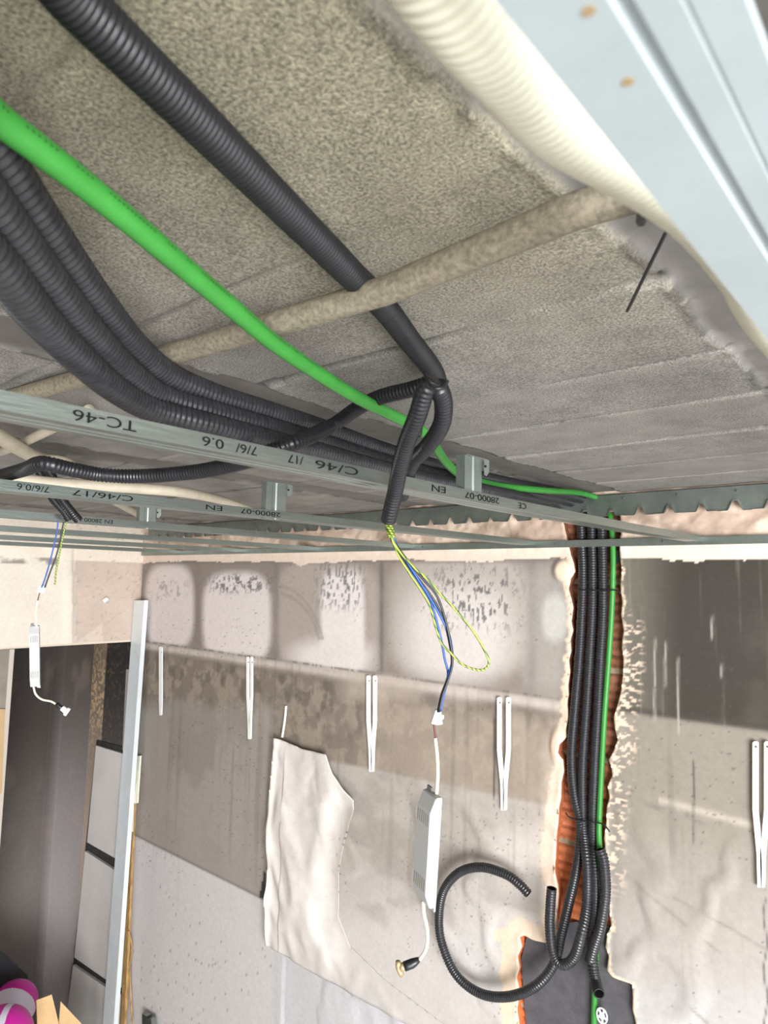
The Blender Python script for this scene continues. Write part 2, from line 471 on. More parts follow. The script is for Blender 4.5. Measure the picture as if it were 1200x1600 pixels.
    mix((206, 198, 190), mid*rrect(px, py, 812, 1345, 38, 48, .6)*.8)
    k3 = py-(1473+(px-425)*.58)
    mix((200, 198, 200), mid*ss(-1, 4, k3))
    mix((150, 145, 146), mid*np.exp(-(k3/2.0)**2)*.6)
    mix((58, 56, 54), l*ingon(px, py, [(414, 1352), (416, 1403), (405, 1403)]))  # small black wedge of shade painted left of the peeled sheet
    # --- right of the chase
    r = right
    mix((58, 54, 46), r)
    mix((112, 106, 95), r*(1-ss(975, 1075, px))*.85)
    mix((110, 104, 94), r*ss(.5, .75, n1)*.35)
    mix((62, 56, 52), r*rrect(px, py, 1120, 985, 70, 70, .7, 2)*.45)
    kr = py-(1110+(px-975)*.135)
    lo = r*ss(-3, 5, kr)
    mix((142, 134, 122), lo)
    mix((168, 161, 154), lo*ss(1230, 1500, py+60*(n1-.5)))
    mix((180, 176, 174), lo*ss(1480, 1620, py))
    mix((66, 60, 54), r*np.exp(-((kr+2)/6)**2)*.75)
    mix((120, 112, 104), lo*np.exp(-((py-(1252+(px-970)*.22))/7)**2)*ss(.45, .62, n2)*.8)
    mix((196, 186, 172), lo*np.exp(-((py-(1250+(px-1030)*.27))/6)**2)*(px > 1030)*.6)
    for a_, b_, s_ in ((960, 1350, .85), (1050, 1400, .55), (1000, 1500, 1.0)):
        mix((140, 132, 124), lo*np.exp(-((py-(b_+(px-a_)*s_)+14*(n1-.5))/3)**2)*ss(.42, .6, n2)*.7*(px > a_)*(px < a_+170))
    # vertical dribbles
    mix((98, 90, 82), (1-u)*ss(.58, .8, fbm(X*34, Z*.9, 4, 9))*.3*(1-ss(1300, 1500, py))*ss(.35,.6,n1))
    mix((150, 142, 130), r*ss(.66, .84, fbm(X*70, Z*2.6, 4, 19))*.22)
    for x_, a_, b_ in ((1023, 1000, 1130), (1040, 1005, 1075), (1060, 1030, 1150), (1113, 965, 1000), (1084, 1190, 1320), (1128, 1040, 1060)):
        mix((176, 168, 158) if x_ != 1084 else (70, 66, 62), np.exp(-((px-x_-3*(n2-.5))/1.6)**2)*ss(a_-8, a_+4, py)*(1-ss(b_-8, b_+4, py))*.75)
    mix((62, 60, 60), (1-u)*np.exp(-((px-772-4*(n3-.5))/1.9)**2)*ss(1110, 1130, py)*(1-ss(1240, 1255, py))*.85)
    mix((80, 76, 74), np.exp(-((px-1196+3*np.sin(py/14))/1.6)**2)*ss(1395, 1410, py)*.8)
    # speckle of soot
    mix((76, 72, 70), ss(.80, .86, fbm(X*150, Z*120, 2, 23))*.55*(fbm(X*3,Z*3,2,24)>.5))
    # --- raw cream plaster along the top and the rim of the chase
    zb = .092+.016*(fbm(X*6, Z*0, 4, 61)-.5)*2+.006*(n4-.5)
    zb = zb-.02*np.exp(-((px-471)/9)**2)
    raw = (Z > zb).astype(float)
    mix((226, 207, 190), raw*(Z < .16))
    mix((190, 166, 148), raw*(Z >= .15)*1.0)
    mix((222, 200, 180), raw*(Z >= .15)*ss(.45, .62, n2))
    d, _, _ = distgon(X, Z, hole)
    dpx = d*F/(D*1.05)
    leftside = (px < 925)
    bump_ = rrect(px, py, 884, 892, 14, 16, .3, 2)+rrect(px, py, 871, 1165, 12, 24, .4, 2)
    rimw = np.where(leftside, 7+16*ss(1000, 1350, py)*(py < 1470)+22*(py > 1450), 3)+10*(n4-.5)
    rim = 1-ss(rimw-2, rimw+2, dpx)
    mix((232, 208, 182), np.maximum(rim, bump_)*(Z < zb))
    fl = (~leftside)*(dpx < 34)*ss(.57, .63, fbm(X*50, Z*110, 3, 29))*ss(940, 990, py)*(1-ss(1340, 1420, py))
    mix((226, 200, 178), fl*(1-ss(20, 36, dpx))*.9)
    mix((226, 205, 188), leftside*(px > 780)*(1-ss(8, 44, dpx))*ss(1060, 1250, py)*(1-ss(1440, 1500, py))*.6)
    mix((236, 214, 190), (px < 830)*(py > 1440)*(1-ss(6, 20, dpx)))
    return C

def wall_fn(X, Z):
    P = np.stack([X, np.full(X.shape, D), Z], 1)
    px, py = topx(P)
    d, bx, bz = distgon(X, Z, hole)
    snap = d < .0042
    Xs = np.where(snap, bx, X); Zs = np.where(snap, bz, Z)
    rough = ss(.10, .18, Z)
    y = np.full(X.shape, D)
    y -= rough*.022*(fbm(X*16, Z*22, 4, 13)-.3)
    y -= (Z < .09)*.004*(fbm(X*2.2, Z*2.2, 3, 14)-.5)
    # loose skin wrinkles low on the wall
    wr = ss(-.62, -.95, Z)*(X > -2.6)
    q = fbm(X*2.2+.7*Z, Z*3.2, 3, 15)
    ridge = 1-np.abs(2*fbm(X*2.6+Z*1.5, Z*2.4-X*1.2, 3, 16)-1)
    y -= wr*(.020*(q-.5)+.006*ss(.80, .98, ridge))
    y -= .004*ss(-.425, -.415, Z)*(px < 950)
    # puffed rim
    y -= np.exp(-(d/.02)**2)*.006*fbm(X*40, Z*40, 2, 17)
    y = y-.014*rrect(px, py, 880, 892, 13, 16, .5, 2)-.014*rrect(px, py, 871, 1165, 10, 24, .5, 2)
    return np.stack([Xs, y, Zs], 1)
wx = np.concatenate([np.arange(-4.74, -2.2, .011), np.arange(-2.2, .14, .006), np.arange(.14, 3.9, .05)])
wz = np.concatenate([np.arange(-3.05, -1.75, .014), np.arange(-1.75, .335, .006)])
wall_back = gridmesh('wall_back', wx, wz, wall_fn, M['wallattr'], drop=lambda a, b: ingon(a, b, hole))
tag(wall_back, kind='structure')
U, V = np.meshgrid(wx, wz); U = U.ravel(); V = V.ravel()
wc = wall_paint(U, V)
# the reveal strip behind the left opening: soot and painted light, paler downwards, then a speckled tan strip
Zf = V; nn = fbm(U*60, V*60, 3, 33)
ins = U < XL-.01
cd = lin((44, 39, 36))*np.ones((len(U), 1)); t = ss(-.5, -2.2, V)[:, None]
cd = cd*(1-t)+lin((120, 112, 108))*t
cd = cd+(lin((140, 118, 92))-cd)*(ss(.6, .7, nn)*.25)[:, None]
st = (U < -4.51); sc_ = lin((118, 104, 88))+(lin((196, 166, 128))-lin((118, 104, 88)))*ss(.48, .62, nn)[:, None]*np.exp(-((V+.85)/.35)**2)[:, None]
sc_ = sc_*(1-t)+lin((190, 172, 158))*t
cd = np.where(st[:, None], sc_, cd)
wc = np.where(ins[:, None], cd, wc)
setcol(wall_back.data, np.clip(wc, 0, 1))
# give the plaster its thickness round the cut
bm = bmesh.new(); bm.from_mesh(wall_back.data)
lay = bm.verts.layers.float_color['Col']
ed = [e for e in bm.edges if e.is_boundary and all(-1.7 < v.co.x < -.4 and v.co.z > -2.2 for v in e.verts) and all(v.co.z < .33 for v in e.verts)]
for step_ in (0, 1):
    r_ = bmesh.ops.extrude_edge_only(bm, edges=ed)
    for v in r_['geom']:
        if isinstance(v, bmesh.types.BMVert):
            if step_ == 0:
                v.co.y += .007; v[lay] = (*lin((226, 196, 166)), 1)
            else:
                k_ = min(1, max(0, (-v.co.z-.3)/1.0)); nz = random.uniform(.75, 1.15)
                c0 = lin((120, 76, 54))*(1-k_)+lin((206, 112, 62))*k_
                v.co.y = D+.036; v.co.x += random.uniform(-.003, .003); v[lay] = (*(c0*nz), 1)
                for l_ in v.link_edges: pass
    if step_ == 0:
        mid_ = [e for e in r_['geom'] if isinstance(e, bmesh.types.BMEdge)]
        # a second ring so that the brick colour starts right behind the plaster
        r2_ = bmesh.ops.extrude_edge_only(bm, edges=mid_)
        for v in r2_['geom']:
            if isinstance(v, bmesh.types.BMVert):
                k_ = min(1, max(0, (-v.co.z-.3)/1.0)); v.co.y += .003; v[lay] = (*(lin((120, 76, 54))*(1-k_)+lin((206, 112, 62))*k_), 1)
        ed = [e for e in r2_['geom'] if isinstance(e, bmesh.types.BMEdge)]
bm.to_mesh(wall_back.data); bm.free()

# brickwork laid bare in the chase
def brick_fn(X, Z):
    course = .062; r = np.mod(Z, course)/course
    groove = np.exp(-((r-.5)/.12)**2)*.6+np.exp(-((np.minimum(r, 1-r))/.08)**2)
    y = D+.030+.008*groove*(vnoise(np.floor(Z/course)*3.1, X*9, 5) > .25)+.006*(fbm(X*30, Z*30, 3, 44)-.5)
    brick_fn.g = groove
    return np.stack([X, y, Z], 1)
bx_ = np.arange(-1.55, -.55, .006); bz_ = np.arange(-2.1, .33, .005)
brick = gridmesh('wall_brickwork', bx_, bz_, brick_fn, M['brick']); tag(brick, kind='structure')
U, V = np.meshgrid(bx_, bz_); U = U.ravel(); V = V.ravel()
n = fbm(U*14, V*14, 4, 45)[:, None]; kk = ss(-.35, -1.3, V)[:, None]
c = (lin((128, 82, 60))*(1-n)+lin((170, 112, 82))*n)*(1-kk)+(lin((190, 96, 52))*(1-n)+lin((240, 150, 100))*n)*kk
c = c*(1-.45*np.clip(brick_fn.g, 0, 1))[:, None]
mort = (np.mod(V, .31) < .02)[:, None]*1.0; c = c*(1-mort)+lin((158, 140, 116))*mort
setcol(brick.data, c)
# corners of the black block standing in for the dark of an open brick cell
ha = at(960, 860, y=D+.02); hb = at(969, 880, y=D+.02)

# ---- left wall lintel over the opening, opening reveal, rear walls
def lint_fn(Y, Z):
    P = np.stack([np.full(Y.shape, XL), Y, Z], 1); px, py = topx(P)
    x = np.full(Y.shape, XL)
    fold = rrect(px, py, 108, 950, 8, 60, .6)
    x = x+.012*fold+(px < 112)*.02*(fbm(Y*5+Z*4, Z*5-Y*3, 3, 18))+.004*fbm(Y*9, Z*9, 3, 19)
    k = py-(1002-(px-115)*.72-((px-115)/40.)**2*2)
    x = x+.007*(1-ss(0, 5, np.abs(k)))*(px > 112)*(px < 160)
    return np.stack([x, Y, Z], 1)
ly = np.arange(.2, 2.33, .012); lz = np.arange(-.405, .34, .01)
wall_left = gridmesh('wall_left', ly, lz, lint_fn, M['wallattr']); tag(wall_left, kind='structure')
U, V = np.meshgrid(ly, lz); U = U.ravel(); V = V.ravel()
px, py = topx(np.stack([np.full(U.shape, XL), U, V], 1))
c = np.tile(lin((196, 178, 164)), (len(U), 1))*(.9+.2*fbm(U*8, V*8, 4, 62))[:, None]
c = np.where((px < 110)[:, None], lin((222, 212, 198)), c)
c = c+(lin((225, 216, 205))-c)*((px < 118)*(px > 106)*.6)[:, None]
c = c+(lin((215, 200, 186))-c)*((px > 112)*(px < 160)*ss(0, 6, py-(1002-(px-115)*.72))*.5)[:, None]
c = c+(lin((120, 110, 100))-c)*(np.exp(-((px-222)/2.5)**2)*.5)[:, None]
c = c+(lin((232, 220, 204))-c)*((V > .09)*.8)[:, None]
c = c+(lin((96, 86, 76))-c)*((V > .06)*(V < .10)*(px < 90)*.7*ss(.42, .6, fbm(U*16, V*20, 4, 63)))[:, None]
c = c+(lin((110, 96, 84))-c)*(ss(.68, .78, fbm(U*60, V*60, 3, 64))*(px > 118)*.3)[:, None]
setcol(wall_left.data, np.clip(c, 0, 1))
box('trim_1', (XL-.16, .2, -.418), (XL-.004, 2.315, -.405), mat('reveal_plaster', (214, 200, 182), .8), kind='structure')
box('wall_left_pier', (XL-.14, .2, FLOOR), (XL-.004, 1.535, -.42), mat('pier_paint', (138, 130, 120), .8, 0, 6, .15), kind='structure')
tag(bpy.data.objects['wall_left_pier'], kind='structure')
box('trim_2', (XL-.15, 1.535, FLOOR), (XL+.008, 1.56, -.42), mat('pale_corner_bead', (190, 180, 168), .6), kind='structure')

def rear_fn(Y, Z):
    pil = Y > 2.112
    x = np.where(pil, XB+.02, XB-.10)
    return np.stack([x, Y, Z], 1)
ry = np.concatenate([np.arange(.2, 2.10, .03), np.array([2.108, 2.116]), np.arange(2.13, 2.33, .02)]); rz = np.arange(FLOOR, .33, .03)
wall_rear = gridmesh('wall_rear', ry, rz, rear_fn, M['rearattr'], smooth=False); tag(wall_rear, kind='structure')
U, V = np.meshgrid(ry, rz); U = U.ravel(); V = V.ravel()
t = ss(-.6, -2.4, V+.3*(fbm(U*2, V*2, 3, 65)-.5))[:, None]  # vertical fade mixes soot with light painted into the colour
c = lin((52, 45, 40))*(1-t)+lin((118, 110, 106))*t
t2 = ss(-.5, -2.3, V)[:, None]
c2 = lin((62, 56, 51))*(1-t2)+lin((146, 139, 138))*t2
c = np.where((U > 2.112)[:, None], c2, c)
c = c+(lin((150, 130, 115))-c)*(ss(.6, .75, fbm(U*14, V*3, 4, 66))*.18)[:, None]
setcol(wall_rear.data, c)

box('floor', (-4.9, -2.6, FLOOR-.05), (3.9, 2.5, FLOOR), M['floor'], kind='structure')
tag(box('wall_front_unseen', (-4.9, -2.7, FLOOR), (3.9, -2.6, .33), mat('bare_plaster', (150, 142, 132), .85, 0, 5, .15)), kind='structure')  # unseen wall, added to keep the side behind the camera dark
tag(box('wall_left_front', (-4.2, -2.6, FLOOR), (-4.1, .2, .33), mat('bare_plaster_left', (150, 142, 132), .85, 0, 5, .15)), kind='structure')

# ================================================================== BUILT-IN METALWORK
def sweep_profile(name, sec, path, m, parent=None):
    """sec: list of (dx,dz) polyline, path: list of (x,y,z); thin sheet with solidify thickness"""
    v = []; f = []
    for p in path:
        for s in sec: v.append((p[0]+s[0], p[1], p[2]+s[1]))
    k = len(sec)
    for i in range(len(path)-1):
        for q in range(k-1): f.append((i*k+q, i*k+q+1, (i+1)*k+q+1, (i+1)*k+q))
    o = mesh(name, v, f, m, parent)
    md = o.modifiers.new('thickness', 'SOLIDIFY'); md.thickness = .0012; md.offset = 0
    return o

def text_mesh(name, s, size, mtx, m, parent, ext=.0001, sx=1.0):
    cu = bpy.data.curves.new(name, 'FONT'); cu.body = s; cu.size = size; cu.extrude = ext; cu.align_x = 'LEFT'
    tmp = bpy.data.objects.new(name, cu); COL.objects.link(tmp)
    bpy.context.view_layer.update()
    me = bpy.data.meshes.new_from_object(tmp.evaluated_get(bpy.context.evaluated_depsgraph_get()))
    bpy.data.objects.remove(tmp); me.materials.clear()
    me.transform(mtx @ Matrix.Diagonal((sx, 1, 1, 1)))
    me.name = name
    return link(name, me, m, parent)

HW = .0178
SEC = [(-.047+.006, HW), (-.047, HW), (-.047, 0), (-.034, 0), (-.032, .002), (-.027, .002), (-.025, 0), (-.020, 0), (-.018, .002), (-.013, .002), (-.011, 0), (0, 0), (0, HW), (-.006, HW)]
def ceil_profile(x, zpath, label, txt=None, dark=False, ends=(.02, 2.295)):
    root = empty('ceiling_runner', (x, ends[1], zpath[-1][1]))
    tag(root, label, 'metal profile', 'parallel galvanised ceiling runners')
    path = [(x, y, z) for y, z in zpath]
    # densify
    path2 = []
    for a, b in zip(path[:-1], path[1:]):
        for k in range(8): path2.append(tuple(a[i]+(b[i]-a[i])*k/8 for i in range(3)))
    path2.append(path[-1])
    if dark:
        SECN = [(-.044, .006), (-.047, .006), (-.047, 0), (-.026, 0), (-.0245, .0022), (-.022, .0022), (-.0205, 0), (-.012, 0), (-.0115, .0006), (-.0105, .0006), (-.010, 0), (0, 0), (0, .005), (-.004, .005)]
    sweep_profile('channel', SECN if dark else SEC, path2, M['galvnear'] if dark else M['galv'], root)
    if txt:
        for (s, y0, y1) in txt:
            zz = np.interp((y0+y1)/2, [p[0] for p in zpath], [p[1] for p in zpath])
            w = y1-y0; size = .0155
            est = len(s)*size*.56
            mtx = Matrix(((0, 0, 1, x+.0009), (-1, 0, 0, y1), (0, -1, 0, zz+.0142), (0, 0, 0, 1)))
            # slope follows the runner
            text_mesh('printed_lettering', s, size, mtx, M['ink'], root, sx=w/est)
    rebase(root); return root
Z1 = [(.02, .1450), (.5, .1430), (1.1, .1390), (1.7, .1400), (2.295, .146)]
Z2 = [(.02, .142), (2.295, .146)]

def yon(px, x): # Y where the runner at x appears at pixel column px
    r = fwd+RT*((px-600)/F)-UP*((760-800)/F); return x/r.x*r.y
X1 = -.640
T1 = [('TC-46', yon(97, X1), yon(208, X1)), ('0.6', yon(297, X1), yon(347, X1)), ('7/6/', yon(350, X1), yon(400, X1)), ('/17', yon(440, X1), yon(472, X1)), ('C/46', yon(480, X1), yon(560, X1)),
      ('EN', yon(676, X1), yon(697, X1)), ('28000-07', yon(716, X1), yon(780, X1)), ('CE', yon(810, X1), yon(822, X1))]
ceil_profile(X1, Z1, 'long galvanised ceiling runner printed TC-46, nearest one crossing the picture in focus', T1)
T2 = [('7/6/0.6', yon(3, -1.24), yon(78, -1.24)), ('C/46/17', yon(92, -1.24), yon(210, -1.24)), ('EN CALLE', yon(255, -1.24), yon(350, -1.24)), ('28000-07', yon(366, -1.24), yon(440, -1.24))]
T2[2] = ('EN', yon(325, -1.24), yon(350, -1.24))
ceil_profile(-1.24, Z2, 'galvanised ceiling runner next behind the one printed TC-46', T2)
ceil_profile(-1.83, Z2, 'third galvanised ceiling runner, passing right behind the left drop of wires', [('EN 28000-07', yon(110, -1.83), yon(180, -1.83))])
ceil_profile(-2.43, Z2, 'galvanised ceiling runner fourth from the camera side, thin at the left')
ceil_profile(-3.03, Z2, 'galvanised ceiling runner fifth from the camera side, thin at the left')
ceil_profile(-3.63, Z2, 'farthest galvanised ceiling runner, closest to the cream lintel')
root = ceil_profile(-.035, [(-.25, .146), (2.295, .146)], 'blurred pale galvanised ceiling runner filling the upper right corner', None, True, (-.25, 2.295))
for px_, py_ in ((920, 15), (981, 126)):
    p = at(px_, py_, z=.1458)
    bm = bmesh.new(); bmesh.ops.create_cone(bm, cap_ends=True, segments=14, radius1=.0018, radius2=.0014, depth=.001)
    bm.transform(Matrix.Translation(p))
    me = bpy.data.meshes.new('rivet'); bm.to_mesh(me); bm.free(); o = link('rivet', me, M['brass'], root); o.location = -Vector(root.location)
    o['label'] = 'tarnished rivet head'

# perimeter channel at the foot of the raw plaster
root = empty('perimeter_channel', (-.4, D, .135)); tag(root, 'long grey wall channel carrying the runner ends along the back wall', 'metal channel')
o = box('channel', (-4.08, D-.028, .136), (1.2, D-.0265, .161), M['galvdark'], root)
o2 = box('bottom_flange', (-4.08, D-.0265, .136), (1.2, D-.001, .1372), M['galvdark'], root)
for px_ in (867, 1035, 660, 560):
    p = at(px_, 846, y=D-.029)
    bm = bmesh.new(); bmesh.ops.create_cone(bm, cap_ends=True, segments=12, radius1=.004, radius2=.003, depth=.003)
    bm.transform(Matrix.Translation((p.x, D-.0295, .149)) @ Matrix.Rotation(math.pi/2, 4, 'X'))
    me = bpy.data.meshes.new('screw'); bm.to_mesh(me); bm.free(); link('screw', me, M['screw'], root)
rebase(root)

# toothed angle fixed under the ceiling
root = empty('toothed_rail', (-.4, D-.03, .30)); tag(root, 'grey galvanised rail with a torn toothed lower edge high on the back wall', 'metal rail')
tx = np.arange(-4.0, 1.2, .0035); per = .098
def tooth(x):
    ph = ((x/per) % 1.0); n = vnoise(np.array([np.floor(x/per)*1.7]), np.array([.5]), 6)[0]
    w = .13+.12*n; c = .5
    t = abs(ph-c)
    return .243-.004*n+(.018+.016*n)*float(1-ss(w*.15, w, np.array(t)))
v = []; f = []
for i, x in enumerate(tx):
    v += [(x, D-.024, .319), (x, D-.030, .315), (x, D-.032, .29), (x, D-.034, tooth(x)), (x, D-.041 - .004*math.sin(x*40), tooth(x)-.001)]
    if i:
        for q in range(4): f.append(((i-1)*5+q, i*5+q, i*5+q+1, (i-1)*5+q+1))
o = mesh('toothed_plate', v, f, M['galvdark'], root); md = o.modifiers.new('t', 'SOLIDIFY'); md.thickness = .0012
for px_ in (973, 1057, 1150, 895, 820, 706, 655):
    p = at(px_, 770, y=D-.034)
    bm = bmesh.new(); bmesh.ops.create_cone(bm, cap_ends=True, segments=12, radius1=.0042, radius2=.003, depth=.003)
    bm.transform(Matrix.Translation((p.x, D-.034, .302)) @ Matrix.Rotation(math.pi/2, 4, 'X'))
    me = bpy.data.meshes.new('screw'); bm.to_mesh(me); bm.free(); link('screw', me, M['screw'], root)
rebase(root)

# hanger clips standing up from the runners
def hanger(px, pytop, x, wpx, label):
    y = yon(px, x); p0 = Vector((x-.004, y, .138))
    p = at(px, pytop, x=x); top = p.z; w = wpx*(fwd.dot(p))/F*1.32
    root = empty('runner_hanger', (x, y, .15)); tag(root, label, 'metal bracket', 'stub hanger brackets on the runners')
    q0, q1 = y-w/2, y+w/2
    pts = [(x-.020, q0), (x-.002, q0), (x-.002, q0+w*.28), (x-.004, q0+w*.34), (x-.004, q0+w*.48), (x-.002, q0+w*.54), (x-.002, q1), (x-.02, q1)]
    v = []; f = []
    for (a, b) in pts: v += [(a, b, .142), (a, b, top)]
    for i in range(len(pts)-1): f.append((2*i, 2*i+2, 2*i+3, 2*i+1))
    o = mesh('web', v, f, M['galvdark'], root); md = o.modifiers.new('t', 'SOLIDIFY'); md.thickness = .001
    prism('flange', [(x-.022, q0, top), (x+.003, q0, top), (x+.003, q1, top), (x+.006, q1+w*.22, top-.002), (x-.015, q1+w*.22, top-.002), (x-.022, q1, top)], (0, 0, .0012), M['galvdark'], root)
    prism('ear', [(x+.003, q1, top), (x+.005, q1+w*.22, top-.002), (x+.005, q1+w*.22, top-.022), (x+.004, q1+w*.1, top-.030), (x+.003, q1, top-.028)], (.0012, 0, 0), M['galvdark'], root)
    bm = bmesh.new(); bmesh.ops.create_cone(bm, cap_ends=True, segments=12, radius1=.0022, radius2=.0022, depth=.0022)
    bm.transform(Matrix.Translation((x+.005, q1+w*.02, top-.013)) @ Matrix.Rotation(math.pi/2, 4, 'Y'))
    me = bpy.data.meshes.new('rivet'); bm.to_mesh(me); bm.free(); link('rivet', me, M['ink'], root)  # black disc drawn for the dark of the bracket's screw hole
    rebase(root); return root
hanger(741, 714, X1, 36, 'grey stub hanger bracket on the TC-46 runner, just where the green cable passes behind')
hanger(433, 755, -1.24, 30, 'grey stub hanger bracket on the second runner, mid height left of centre')
hanger(234, 793, -1.83, 21, 'small grey stub hanger bracket on the third runner at the left')

# ================================================================== CONDUITS AND CABLES
def Cp(l, z): return [at(a, b, z=z) for a, b in l]
# black conduit running down the ceiling from the top left
tag(tube('corrugated_conduit', ext([at(70, -60, z=H-.026), at(118, 0, z=H-.025), at(210, 92, z=H-.025), at(300, 180, z=H-.024), at(392, 272, z=H-.023), at(470, 350, z=H-.022), at(545, 425, z=H-.021), at(600, 480, z=H-.021), at(640, 532, z=H-.02), at(676, 578, z=H-.022), at(686, 606, z=H-.026)]), .0148, M['black'], pitch=.0046, amp=.07, seg=20),
    'black corrugated conduit running down the ceiling from the top left to the branch', 'conduit')
# three branches at its lower end
dA = 1.03
tag(tube('corrugated_conduit', [at(676, 592, d=.79), at(664, 612, d=.80), at(652, 650, d=.83), at(636, 690, d=.88), at(625, 730, d=.93), at(617, 770, d=.98), at(607, 812, d=1.02)], .0118, M['black'], pitch=.0062, amp=.08, seg=20, open_end=(False, True)),
    'short black ribbed conduit hanging down in front, coloured wires leaving its end', 'conduit')
tag(tube('corrugated_conduit', [at(685, 604, d=.80), at(693, 630, d=.83), at(689, 665, d=.87), at(668, 697, d=.93), at(646, 720, d=1.0), at(634, 750, d=1.08), at(628, 775, d=1.14)], .0118, M['black'], pitch=.0062, amp=.08, seg=20),
    'black ribbed conduit bowing out to the right behind the hanging one', 'conduit')
tag(tube('corrugated_conduit', ext_end([at(676, 598, z=H-.035), at(640, 609, z=H-.04), at(596, 620, z=H-.042), at(560, 637, z=H-.045), at(520, 664, z=H-.06), at(470, 688, z=.21), at(432, 702, z=.192), at(400, 715, z=.182), at(360, 727, z=.176), at(300, 738, z=.172), at(220, 744, z=.17), at(160, 742, z=.17), at(110, 733, z=.172), at(66, 724, z=.176), at(40, 733, z=.178), at(0, 744, z=.178), at(-40, 752, z=.178)], 1.0), .0125, M['black'], pitch=.0062, amp=.07, seg=14),
    'black conduit leaving the branch to the left and running on behind the TC-46 runner', 'conduit')
tube('zip_tie', [at(668, 594, d=.765), at(676, 606, d=.75), at(692, 606, d=.75), at(699, 596, d=.77)], .0022, M['tie'], seg=8)
tag(bpy.data.objects['zip_tie'], 'black zip tie gripping the conduits where they branch', 'cable tie')

# left drop with its own black sleeves
tag(tube('corrugated_conduit', [at(52, 722, d=1.72), at(66, 745, d=1.74), at(80, 775, d=1.76), at(100, 800, d=1.78), at(108, 812, d=1.79)], .012, M['black'], pitch=.006, seg=12), 'black conduit drop at the left, outer of two over the small driver', 'conduit')
tag(tube('corrugated_conduit', [at(66, 724, d=1.70), at(82, 745, d=1.72), at(96, 778, d=1.74), at(112, 800, d=1.76), at(122, 812, d=1.78)], .012, M['black'], pitch=.006, seg=12), 'black conduit drop at the left, right one of two over the small driver', 'conduit')

# green cable
gpath = [at(-60, 128, z=.268), at(0, 187, z=.27), at(60, 233, z=.27), at(130, 287, z=.27), at(210, 352, z=.268), at(290, 420, z=.265), at(370, 487, z=.262), at(430, 537, z=.262), at(500, 585, z=.265), at(560, 622, z=.27), at(620, 652, z=.275), at(655, 670, z=.275), at(675, 690, z=.272), at(697, 722, z=.265), at(725, 744, z=.262), at(780, 759, z=.268), at(850, 766, z=.285), at(915, 772, y=D-.09), at(948, 790, y=D+.008), at(956, 830, y=D+.008), at(958, 880, y=D+.0), at(956, 950, y=D+.0), at(951, 1030, y=D+.0), at(945, 1110, y=D), at(940, 1200, y=D), at(936, 1290, y=D-.004), at(937, 1335, y=D-.02), at(938, 1400, y=D-.015), at(932, 1480, y=D), at(929, 1560, y=D), at(927, 1640, y=D), at(926, 1720, y=D)]
tag(tube('green_cable', ext(gpath), .0098, M['green'], seg=16), 'thick green cable crossing the ceiling and dropping down the wall chase', 'cable')
gp, gl = resample(catmull(gpath, 12), .0045)
v = []; f = []; rr = random.Random(3); gap = 0
for i in range(2, len(gp)-2):
    ppx, ppy = topx([list(gp[i])]); ppx = float(ppx[0])
    if not (-20 < ppx < 520): continue
    if gap > 0: gap -= 1; continue
    if rr.random() < .16: gap = 2; continue
    T_ = (gp[i+1]-gp[i-1]).normalized(); c_ = -gp[i].normalized(); c_ = (c_-T_*c_.dot(T_)).normalized(); s_ = T_.cross(c_)
    if s_.dot(UP) < 0: s_ = -s_
    n_ = (c_*.72+s_*.69).normalized(); w_ = T_.cross(n_)
    o_ = gp[i]+n_*.0100
    for a_, b_ in ((0, rr.uniform(-.3, 1)), (rr.uniform(.4, 1), 0)):
        k = len(v); h_ = .0011; t_ = .0004
        e1 = T_*h_*a_+w_*h_*(1 if a_ == 0 else b_); q_ = e1.normalized().cross(n_)*t_ if e1.length > 1e-6 else w_*t_
        off_ = T_*(.0004 if a_ else -.0006)
        v += [o_+off_-e1-q_, o_+off_+e1-q_, o_+off_+e1+q_, o_+off_-e1+q_]; f.append((k, k+1, k+2, k+3))
mesh('printed_marks', v, f, mat('faded_print', (30, 60, 30), .6), bpy.data.objects['green_cable'])['kind'] = 'stuff'

# three big ribbed conduits: ceiling bundle, then down the chase, each to its own loose end
zc1, zc2, zc3 = .290, .262, .237
c1p = [(-60, 170), (0, 255), (75, 365), (150, 468), (210, 540), (265, 586), (335, 617), (420, 643), (500, 668), (600, 703), (700, 733), (790, 754)]
c2p = [(-60, 262), (0, 340), (70, 432), (140, 518), (195, 575), (250, 616), (325, 641), (420, 667), (500, 690), (600, 721), (700, 747), (780, 764)]
c3p = [(-60, 355), (0, 420), (65, 500), (125, 560), (180, 607), (240, 640), (330, 664), (420, 687), (500, 706), (600, 732), (700, 756), (780, 771)]
def cyd(l, dy): return [at(a, b, y=D+dy) for a, b in l]
def Cz(l, z):
    return [at(a, b, z=z-.020*(1-ss(330, 560, np.array(float(a))))) for a, b in l]
big1 = ext(Cz(c1p, zc1))+cyd([(905, 778)], -.05)+cyd([(936, 800), (941, 850)], .004)+cyd([(942, 900), (942, 960), (938, 1030), (934, 1110), (929, 1200), (926, 1300)], .0)+cyd([(930, 1370), (930, 1430), (926, 1475)], -.03)+cyd([(927, 1510)], -.045)+cyd([(931, 1534)], -.06)+cyd([(936, 1553)], -.10)
big2 = ext(Cz(c2p, zc2))+cyd([(890, 784)], -.05)+cyd([(920, 802), (925, 850)], .004)+cyd([(926, 900), (925, 960), (921, 1030), (916, 1110), (910, 1200), (911, 1290)], -.004)+cyd([(917, 1350), (917, 1410)], -.05)+cyd([(908, 1460), (896, 1497), (878, 1507), (864, 1490), (859, 1450), (860, 1415), (862, 1388)], -.105)
